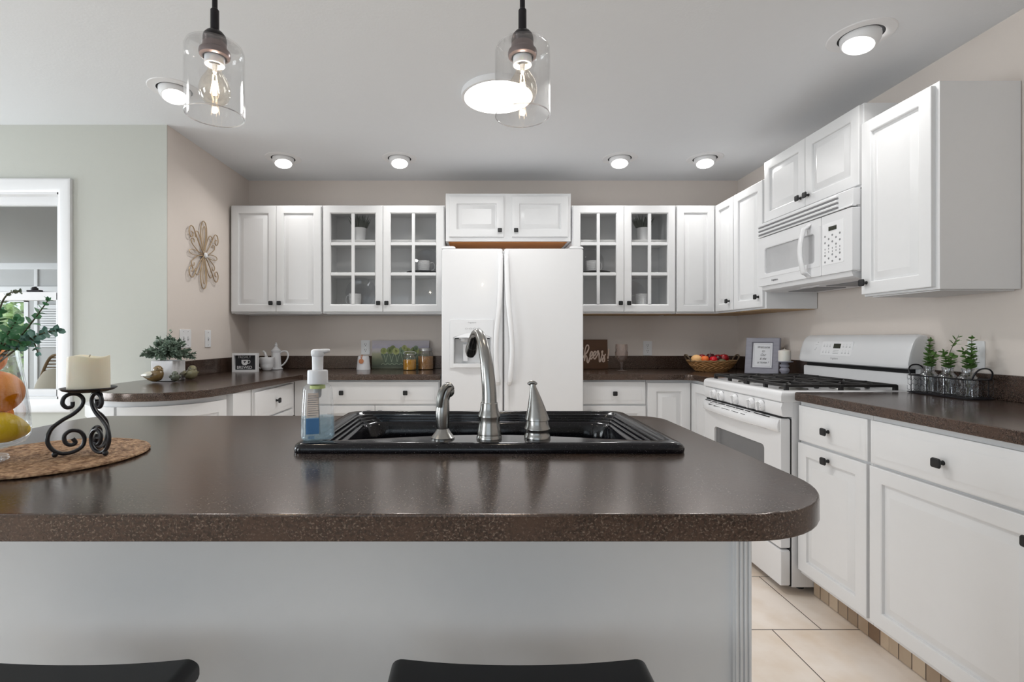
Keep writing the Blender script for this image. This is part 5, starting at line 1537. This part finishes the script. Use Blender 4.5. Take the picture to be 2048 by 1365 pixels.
# ------------------------------------------------------------------ back-right counter decor
def cheers():
    x0, x1, h = .705, 1.012, .228
    xc = (x0 + x1) / 2
    t = thing('wooden_sign', 'brown wooden sign lettered Cheers! leaning beside the refrigerator', 'sign', (xc, 3.835, ZT + .0005))
    M = RX(-.10)
    bd = obj('board', MB().box(x0 - xc, x1 - xc, -.010, .010, 0, h, .002, M=M), WOODS, t)
    pxu = lambda u, v: ((1160 + u / 12.8 - CX) * 3.80 / F - xc, (742 - (670 + v / 12.8)) * 3.80 / F)
    strokes = [[(92, 430), (98, 385), (70, 355), (20, 420), (-25, 540), (-20, 660), (20, 700), (75, 660), (130, 580)],
               [(130, 580), (200, 505), (255, 390), (244, 315), (200, 325), (160, 430), (142, 590), (140, 720)],
               [(140, 700), (155, 620), (185, 580), (205, 640), (206, 735), (230, 765), (262, 690), (290, 590)],
               [(288, 620), (338, 560), (350, 495), (318, 480), (285, 560), (288, 640), (312, 665), (358, 615)],
               [(360, 610), (420, 555), (440, 490), (407, 472), (370, 550), (377, 640), (412, 660), (462, 580)],
               [(462, 590), (497, 500), (492, 455), (470, 490), (515, 520), (516, 620), (522, 735), (548, 715), (582, 600)],
               [(580, 600), (612, 470), (590, 485), (602, 545), (652, 625), (650, 720), (616, 742), (598, 690), (640, 620), (688, 535)],
               [(775, 395), (760, 520), (740, 660)]]
    mb = MB()
    for s in strokes:
        P = cr([(pxu(*p)[0], -.0105, pxu(*p)[1]) for p in s], 5)
        n = len(P)
        mb.tube(P, [.0042 + .0018 * math.sin(PI * 3 * k / n) ** 2 for k in range(n)], 8, M=M, flat=.22, up=(0, 1, 0))
    q = pxu(744, 702)
    mb.ell((q[0], -.0105, q[1]), (.0036, .001, .0036), 10, 6, M=M)
    obj('lettering', mb, CREAM, bd, 'cream script lettering')
cheers()

def goblet():
    t = thing('cut_glass_goblet', 'smoky cut-glass goblet standing right of the brown wooden sign', 'goblet', (1.050, 3.60, ZT))
    pr = [(0, 0), (.045, 0), (.046, .003), (.040, .005), (.012, .008), (.008, .016), (.0075, .03), (.011, .044), (.0095, .05), (.012, .058), (.011, .064), (.020, .072), (.034, .085), (.0425, .105), (.0455, .130), (.0445, .165), (.0425, .195), (.0405, .195), (.0425, .165), (.0435, .130), (.0405, .107), (.032, .088), (.015, .075), (0, .073)]
    n = 36
    rg = []
    for r, z in pr:
        rg.append([((max(r, 3e-4) * (1 + (.045 * math.cos(9 * (2 * PI * k / n)) * (1 if .08 < z < .15 and r > .03 else 0))) * math.cos(2 * PI * k / n + (z * 6 if .08 < z < .15 else 0))),
                    (max(r, 3e-4) * (1 + (.045 * math.cos(9 * (2 * PI * k / n)) * (1 if .08 < z < .15 and r > .03 else 0))) * math.sin(2 * PI * k / n + (z * 6 if .08 < z < .15 else 0))), z) for k in range(n)])
    obj('bowl_and_stem', MB().loft(rg, True, True), GOBLET, t)
goblet()

def basket():
    bx, by = 1.690, 3.565
    t = thing('fruit_basket', 'oval woven basket of fruit with two looped handles by the corner', 'basket', (bx, by, ZT))
    S_ = 96; rg = []
    pr = [(.60, 0), (.66, .006), (.76, .022), (.87, .042), (.95, .060), (1.0, .076)]
    for i in range(26):
        u = i / 25 * (len(pr) - 1); k = min(int(u), len(pr) - 2); f = u - k
        s = pr[k][0] + (pr[k + 1][0] - pr[k][0]) * f; z = pr[k][1] + (pr[k + 1][1] - pr[k][1]) * f
        row = i // 5
        rg.append([((.172 * s + .0042 * math.sin(a * 22 + (i * 1.15 if row % 2 else -i * 1.15))) * math.cos(a), (.115 * s + .0042 * math.sin(a * 22 + (i * 1.15 if row % 2 else -i * 1.15))) * math.sin(a), z) for a in [2 * PI * q / S_ for q in range(S_)]])
    rg += [[(x * .94, y * .94, z - .002) for x, y, z in rg[-1]], [(x * .80, y * .80, .03) for x, y, z in rg[-1]], [(x * .5, y * .5, .014) for x, y, z in rg[-1]]]
    obj('weave', MB().loft(rg, True, True), WICKER, t)
    obj('rim', MB().tube([((.172 + .003 * math.sin(q * 1.9)) * math.cos(2 * PI * q / 90), .115 * math.sin(2 * PI * q / 90), .077 + .0015 * math.cos(q * 1.9)) for q in range(90)], .005, 8, closed=True), RATTAN, t)
    for sg in (-1, 1):
        obj('handle', MB().tube(cr([(sg * .160, -.035, .070), (sg * .178, -.034, .100), (sg * .186, -.015, .118), (sg * .187, .015, .118), (sg * .178, .034, .100), (sg * .160, .035, .070)], 6), .0055, 8), BARK, t, 'dark looped handle')
    G = 'fruit in the oval basket'
    def fr(name, cat, lbl, px, py, rpx, Y, m, sx=1.0, sz=1.0, dimple=True):
        p = at(px, py, Y); r = rpx * Y / F
        mb = MB()
        rr = []
        for i in range(15):
            a = -PI / 2 + PI * i / 14
            q = math.cos(a); z = math.sin(a)
            if dimple and z > .75: z -= (z - .75) * .75 * (1 - q)
            rr.append((max(q * r * sx, .0), z * r * sz))
        mb.lathe(rr, seg=24)
        if dimple: mb.tube([(0, 0, r * sz * .80), (.002, 0, r * sz * 1.08)], .0012, 5)
        single(name, mb, m, lbl, cat, p, 0, G)
    fr('peach', 'fruit', 'pale yellow peach at the left end of the fruit basket', 1393, 719, 9.5, 3.54, PEACH, 1.1, .95, False)
    fr('tangerine', 'fruit', 'orange tangerine right of the pale peach in the basket', 1410, 719, 7.5, 3.52, TANG)
    fr('apple', 'fruit', 'bright red apple at the front middle of the basket', 1427, 720, 7.6, 3.51, REDB)
    fr('apple', 'fruit', 'dark red apple at the right of the basket', 1448, 717, 9.2, 3.55, APPLE)
    fr('avocado', 'fruit', 'dark green fruit at the front right of the basket', 1444, 724, 7.0, 3.50, PEAR, 1.1, .85, False)
    fr('plum', 'fruit', 'purple-red plum between the two apples in front', 1437, 718, 7.0, 3.55, APPLED)
    fr('apple', 'fruit', 'dark apple at the top of the basket, behind the tangerine', 1421, 715, 8.6, 3.60, APPLED)
    fr('apple', 'fruit', 'red apple behind the pale peach in the basket', 1404, 716, 7.6, 3.61, APPLE)
    fr('apple', 'fruit', 'red apple at the back right of the basket', 1436, 716, 7.4, 3.62, APPLE)
basket()

def welcome():
    t = thing('picture_frame', 'grey wooden frame with a welcome card leaning in the corner by the stove', 'picture frame', (1.885, 3.285, ZT + .001), -.80)
    M = RX(-.17)
    w, h = .205, .245
    iw, ih = .058, .082; zc = .128
    R_ = lambda a, y: [(-w / 2 + a, y, a), (w / 2 - a, y, a), (w / 2 - a, y, h - a), (-w / 2 + a, y, h - a)]
    I_ = lambda e, y: [(-iw - e, y, zc - ih - e), (iw + e, y, zc - ih - e), (iw + e, y, zc + ih + e), (-iw - e, y, zc + ih + e)]
    obj('frame', MB().loft([R_(0, .022), R_(0, .002), R_(.004, -.002), I_(.008, .0), I_(.006, -.002), I_(.002, .002), I_(0, .008), I_(0, .022)], loop=True, M=M), GREYW, t)
    cd = obj('card', MB().box(-iw - .002, iw + .002, .008, .012, zc - ih - .002, zc + ih + .002, M=M), PAPER, t, 'white welcome card')
    obj('card_border', MB().prism(rrect(-iw + .008, iw - .008, zc - ih + .008, zc + ih - .008, .003, 2), -.0079, -.0076, [rrect(-iw + .0092, iw - .0092, zc - ih + .0092, zc + ih - .0092, .002, 2)], M=M @ UPR), PRINTL, cd)
    for s, z, q in (('Welcome', .182, .024), ('to', .156, .024), ('Our', .130, .024), ('& the', .104, .022), ('at home !', .079, .022)):
        text('lettering', s, q, M @ T(.004, .0076, z) @ UPR, INK, cd, shear=.35, ext=.0002, sx=.8)
    obj('easel_back', MB().box(-.03, .03, .012, .016, .0, .17, M=M), DARK, t)
welcome()
def candlestick():
    x, y = 1.905, 3.065
    t = thing('wooden_candlestick', 'grey turned-wood candlestick between the grey frame and the stove', 'candle holder', (x, y, ZT))
    obj('column', MB().lathe([(.040, 0), (.041, .006), (.034, .012), (.022, .016), (.018, .022), (.026, .034), (.028, .044), (.022, .055), (.018, .058), (.025, .064), (.026, .072), (.018, .082), (.024, .090), (.0, .091)], seg=32, cap0=True), GREYW, t)
    obj('dish', MB().lathe([(.020, .0895), (.046, .092), (.048, .096), (.046, .0985), (0, .0975)], seg=36, cap0=True), GREYW, t)
    c_ = thing('pillar_candle', 'white pillar candle on the grey turned-wood candlestick', 'candle', (x, y, ZT + .098))
    obj('wax', MB().lathe([(0, 0), (.0335, 0), (.034, .002), (.034, .062), (.032, .066), (.0, .074)], seg=32), WAXW, c_)
    obj('wick', MB().tube([(0, 0, .072), (.001, 0, .080), (.002, 0, .084)], .0012, 6), WICK, c_)
candlestick()

# ------------------------------------------------------------------ wire caddy of bottles on the right counter (local x toward the camera)
def caddy():
    t = thing('wire_caddy', 'dark wire caddy holding three bottles on the right counter', 'caddy', (1.968, 2.205, ZT + .001), R90)
    Lx, hy, hz = .275, .050, .078
    b = MB()
    for z, r in ((.003, .003), (hz, .0028)):
        b.tube([(p[0], p[1], z) for p in rrect(0, Lx, -hy, hy, .012, 4)], r, 6, closed=True)
    for x in (.02, .098, .176, .255):
        for y in (-hy, hy): b.tube([(x, y, .003), (x, y, hz)], .0016, 5)
    for q in range(5): b.tube([(0, -hy + q * hy / 2, .004), (Lx, -hy + q * hy / 2, .004)], .0018, 5)
    obj('frame', b, IRON, t)
    ms = MB(); st = .023
    for y in (-hy, hy):
        n = int(Lx / st)
        for k in range(n):
            x = .004 + k * st
            for r in range(3):
                z = .008 + r * .024; o = (st / 2 if r % 2 else 0)
                ms.tube([(x + o, y, z), (min(Lx, x + o + st / 2), y, z + .008)], .0007, 4); ms.tube([(x + o, y, z), (max(0, x + o - st / 2), y, z + .008)], .0007, 4)
                ms.tube([(max(0, x + o - st / 2), y, z + .008), (max(0, x + o - st / 2), y, z + .024)], .0007, 4)
    for x in (0, Lx):
        for k in range(4):
            y = -hy + .014 + k * .024
            for r in range(3):
                z = .008 + r * .024
                ms.tube([(x, y, z), (x, min(hy, y + .012), z + .008), (x, min(hy, y + .012), z + .024)], .0007, 4); ms.tube([(x, y, z), (x, max(-hy, y - .012), z + .008)], .0007, 4)
    obj('chicken_wire', ms, IRON, t, 'fine chicken-wire mesh')
    for x, sg in ((0, -1), (Lx, 1)):
        obj('handle', MB().tube(cr([(x, -.036, hz), (x + sg * .010, -.034, hz + .026), (x + sg * .014, -.015, hz + .043), (x + sg * .014, .015, hz + .043), (x + sg * .010, .034, hz + .026), (x, .036, hz)], 6), .0030, 8), IRON, t)
    rnd = random.Random(21)
    def leaves(lv, P, L, w, k0=0, frm=.2):
        acc = 0
        for i in range(1, len(P)):
            acc += (P[i] - P[i - 1]).length
            if i < len(P) * frm or acc < .0088: continue
            acc = 0; k0 += 1
            d_ = (P[i] - P[i - 1]).normalized(); s1 = d_.orthogonal().normalized(); s2 = d_.cross(s1)
            for sg in (0, PI):
                a = k0 * 1.4 + sg
                v = s1 * math.cos(a) + s2 * math.sin(a)
                u = i / len(P)
                lv.leaf(P[i], v + d_ * .5, d_ - v * .4, L * (1.2 - .5 * u) * rnd.uniform(.85, 1.15), w * (1.2 - .5 * u))
        lv.leaf(P[-1], P[-1] - P[-2], (1, .3, 0), L * .6, w * .5)
    for i, (dx, lbl, lb2, sprigs) in enumerate((
            (.052, 'small clear bottle in the wire caddy, nearest the stove', 'dense green sprigs in the bottle nearest the stove', [((.005, .0, .225), (.0, 0, .15)), ((-.012, .012, .185), (-.006, 0, .14)), ((.03, -.004, .165), (.012, 0, .13))]),
            (.137, 'small clear bottle in the middle of the wire caddy', 'green sprigs with a tall bent tip in the middle bottle', [((.042, .0, .238), (.006, 0, .165)), ((-.018, .0, .175), (-.008, 0, .14)), ((.026, -.006, .160), (.012, 0, .135))]),
            (.222, 'small clear bottle in the wire caddy, farthest from the stove', 'leafy green sprigs in the bottle farthest from the stove', [((.012, .004, .232), (.016, 0, .16)), ((-.020, .0, .185), (-.004, 0, .14)), ((.020, -.006, .180), (.012, 0, .14))]))):
        wx, wy = 1.968, 2.205 - dx
        j = thing('glass_bottle', lbl, 'bottle', (wx, wy, ZT + .0065))
        pr = [(0, 0), (.030, 0), (.0325, .004), (.0325, .070), (.030, .079), (.022, .087), (.0185, .092), (.0185, .108), (.020, .110), (.020, .114)]
        obj('body', MB().lathe(pr + [(r - .002, z) for r, z in pr[::-1] if r > .01][:-2] + [(0, .004)], seg=36), GLASSB, j)
        s = thing('green_sprig', lb2, 'greenery', (wx, wy, ZT + .0065), R90, 'green sprigs in the caddy bottles')
        st_, lv = MB(), MB()
        for tip, mid in sprigs:
            P = cr([(tip[0] * .1, tip[1] * .1, .012), (mid[0], mid[1], .10), mid, tip], 9)
            st_.tube(P, .0012, 5)
            if i == 1 and tip[2] > .23:
                k = int(len(P) * .75); leaves(lv, P[k:], .026, .008, 0, 0); leaves(lv, P[:int(len(P) * .62)], .024, .018, 0, .55)
            else: leaves(lv, P, .029, .026, 0, .36)
        obj('stems', st_, STEM, s); obj('leaves', lv, LEAFH, s)
caddy()

# ------------------------------------------------------------------ inside the glass-front cabinets
Z1, Z2, Z3 = ZU + .0545, ZU + .3035, ZU + .5465
def grass_pot(label, x):
    t = thing('grass_plant', label, 'plant', (x, 3.735, Z3), 0)
    n = 48
    obj('pot', MB().loft([[((r + .0014 * (q % 2)) * math.cos(2 * PI * q / n), (r + .0014 * (q % 2)) * math.sin(2 * PI * q / n), z) for q in range(n)] for r, z in ((.036, 0), (.040, .004), (.048, .104), (.044, .104), (.043, .09))], True, True), CERAM, t, 'white ribbed pot')
    rnd = random.Random(int(x * 1000)); g = MB()
    for k in range(170):
        a, r = rnd.uniform(0, 6.283), .036 * math.sqrt(rnd.random())
        lean = rnd.uniform(.1, .75)
        g.leaf((r * math.cos(a), r * math.sin(a), .090), (math.cos(a) * lean, math.sin(a) * lean, 1), (math.cos(a), math.sin(a), .2), rnd.uniform(.07, .125), .006)
    obj('grass_blades', g, GRASS, t, 'dark grass blades')
grass_pot('white pot of dark grass on the top shelf of the left glass cabinet', -.888)
grass_pot('white pot of dark grass on the top shelf of the right glass cabinet', 1.250)
def flat_plate(label, x, y, z, r, m, name='dinner_plate', cat='plate'):
    mb = MB().lathe([(0, .0), (r * .55, 0), (r * .66, .003), (r, .013), (r, .0155), (r * .66, .006), (r * .5, .004), (0, .004)], seg=44)
    return single(name, mb, m, label, cat, (x, y, z))
def standing_plate(label, x, y, z, r):
    mb = MB().lathe([(0, 0), (r * .55, 0), (r * .66, .004), (r, .014), (r, .016), (r * .66, .007), (r * .5, .004), (0, .004)], seg=48)
    for k in range(0): pass
    bmesh.ops.transform(mb.bm, matrix=T(0, 0, r * .985) @ RX(PI / 2 - .17), verts=mb.bm.verts)
    o = single('glass_plate', mb, GLASSP, label, 'plate', (x, y, z + .0015))
    return o
mug('ceramic_mug', 'white mug on the bottom shelf of the left glass cabinet', (-.925, 3.735, Z1), PI - .35, .047, .10, ribs=1)
standing_plate('clear glass plate upright behind the mug on the left cabinet bottom shelf', -.905, 3.845, Z1, .118)
flat_plate('dark plate under the mug on the left glass cabinet middle shelf', -.415, 3.735, Z2, .120, PLATED)
mug('ceramic_mug', 'white mug on the dark plate in the left glass cabinet', (-.405, 3.735, Z2 + .0045), .1, .047, .095, ribs=1)
standing_plate('clear glass plate upright behind the mug on the left cabinet middle shelf', -.395, 3.858, Z2, .105)
flat_plate('dark plate under the mug on the right glass cabinet middle shelf', .885, 3.735, Z2, .115, PLATED)
mug('ceramic_mug', 'white mug on the dark plate in the right glass cabinet', (.865, 3.735, Z2 + .0045), .25, .047, .095, ribs=1)
standing_plate('clear glass plate upright behind the mug on the right cabinet middle shelf', .880, 3.858, Z2, .105)
mug('ceramic_mug', 'white mug on the bottom shelf of the right glass cabinet', (1.238, 3.735, Z1), PI - .5, .045, .10, ribs=1)
standing_plate('clear glass plate upright behind the mug on the right cabinet bottom shelf', 1.20, 3.850, Z1, .105)
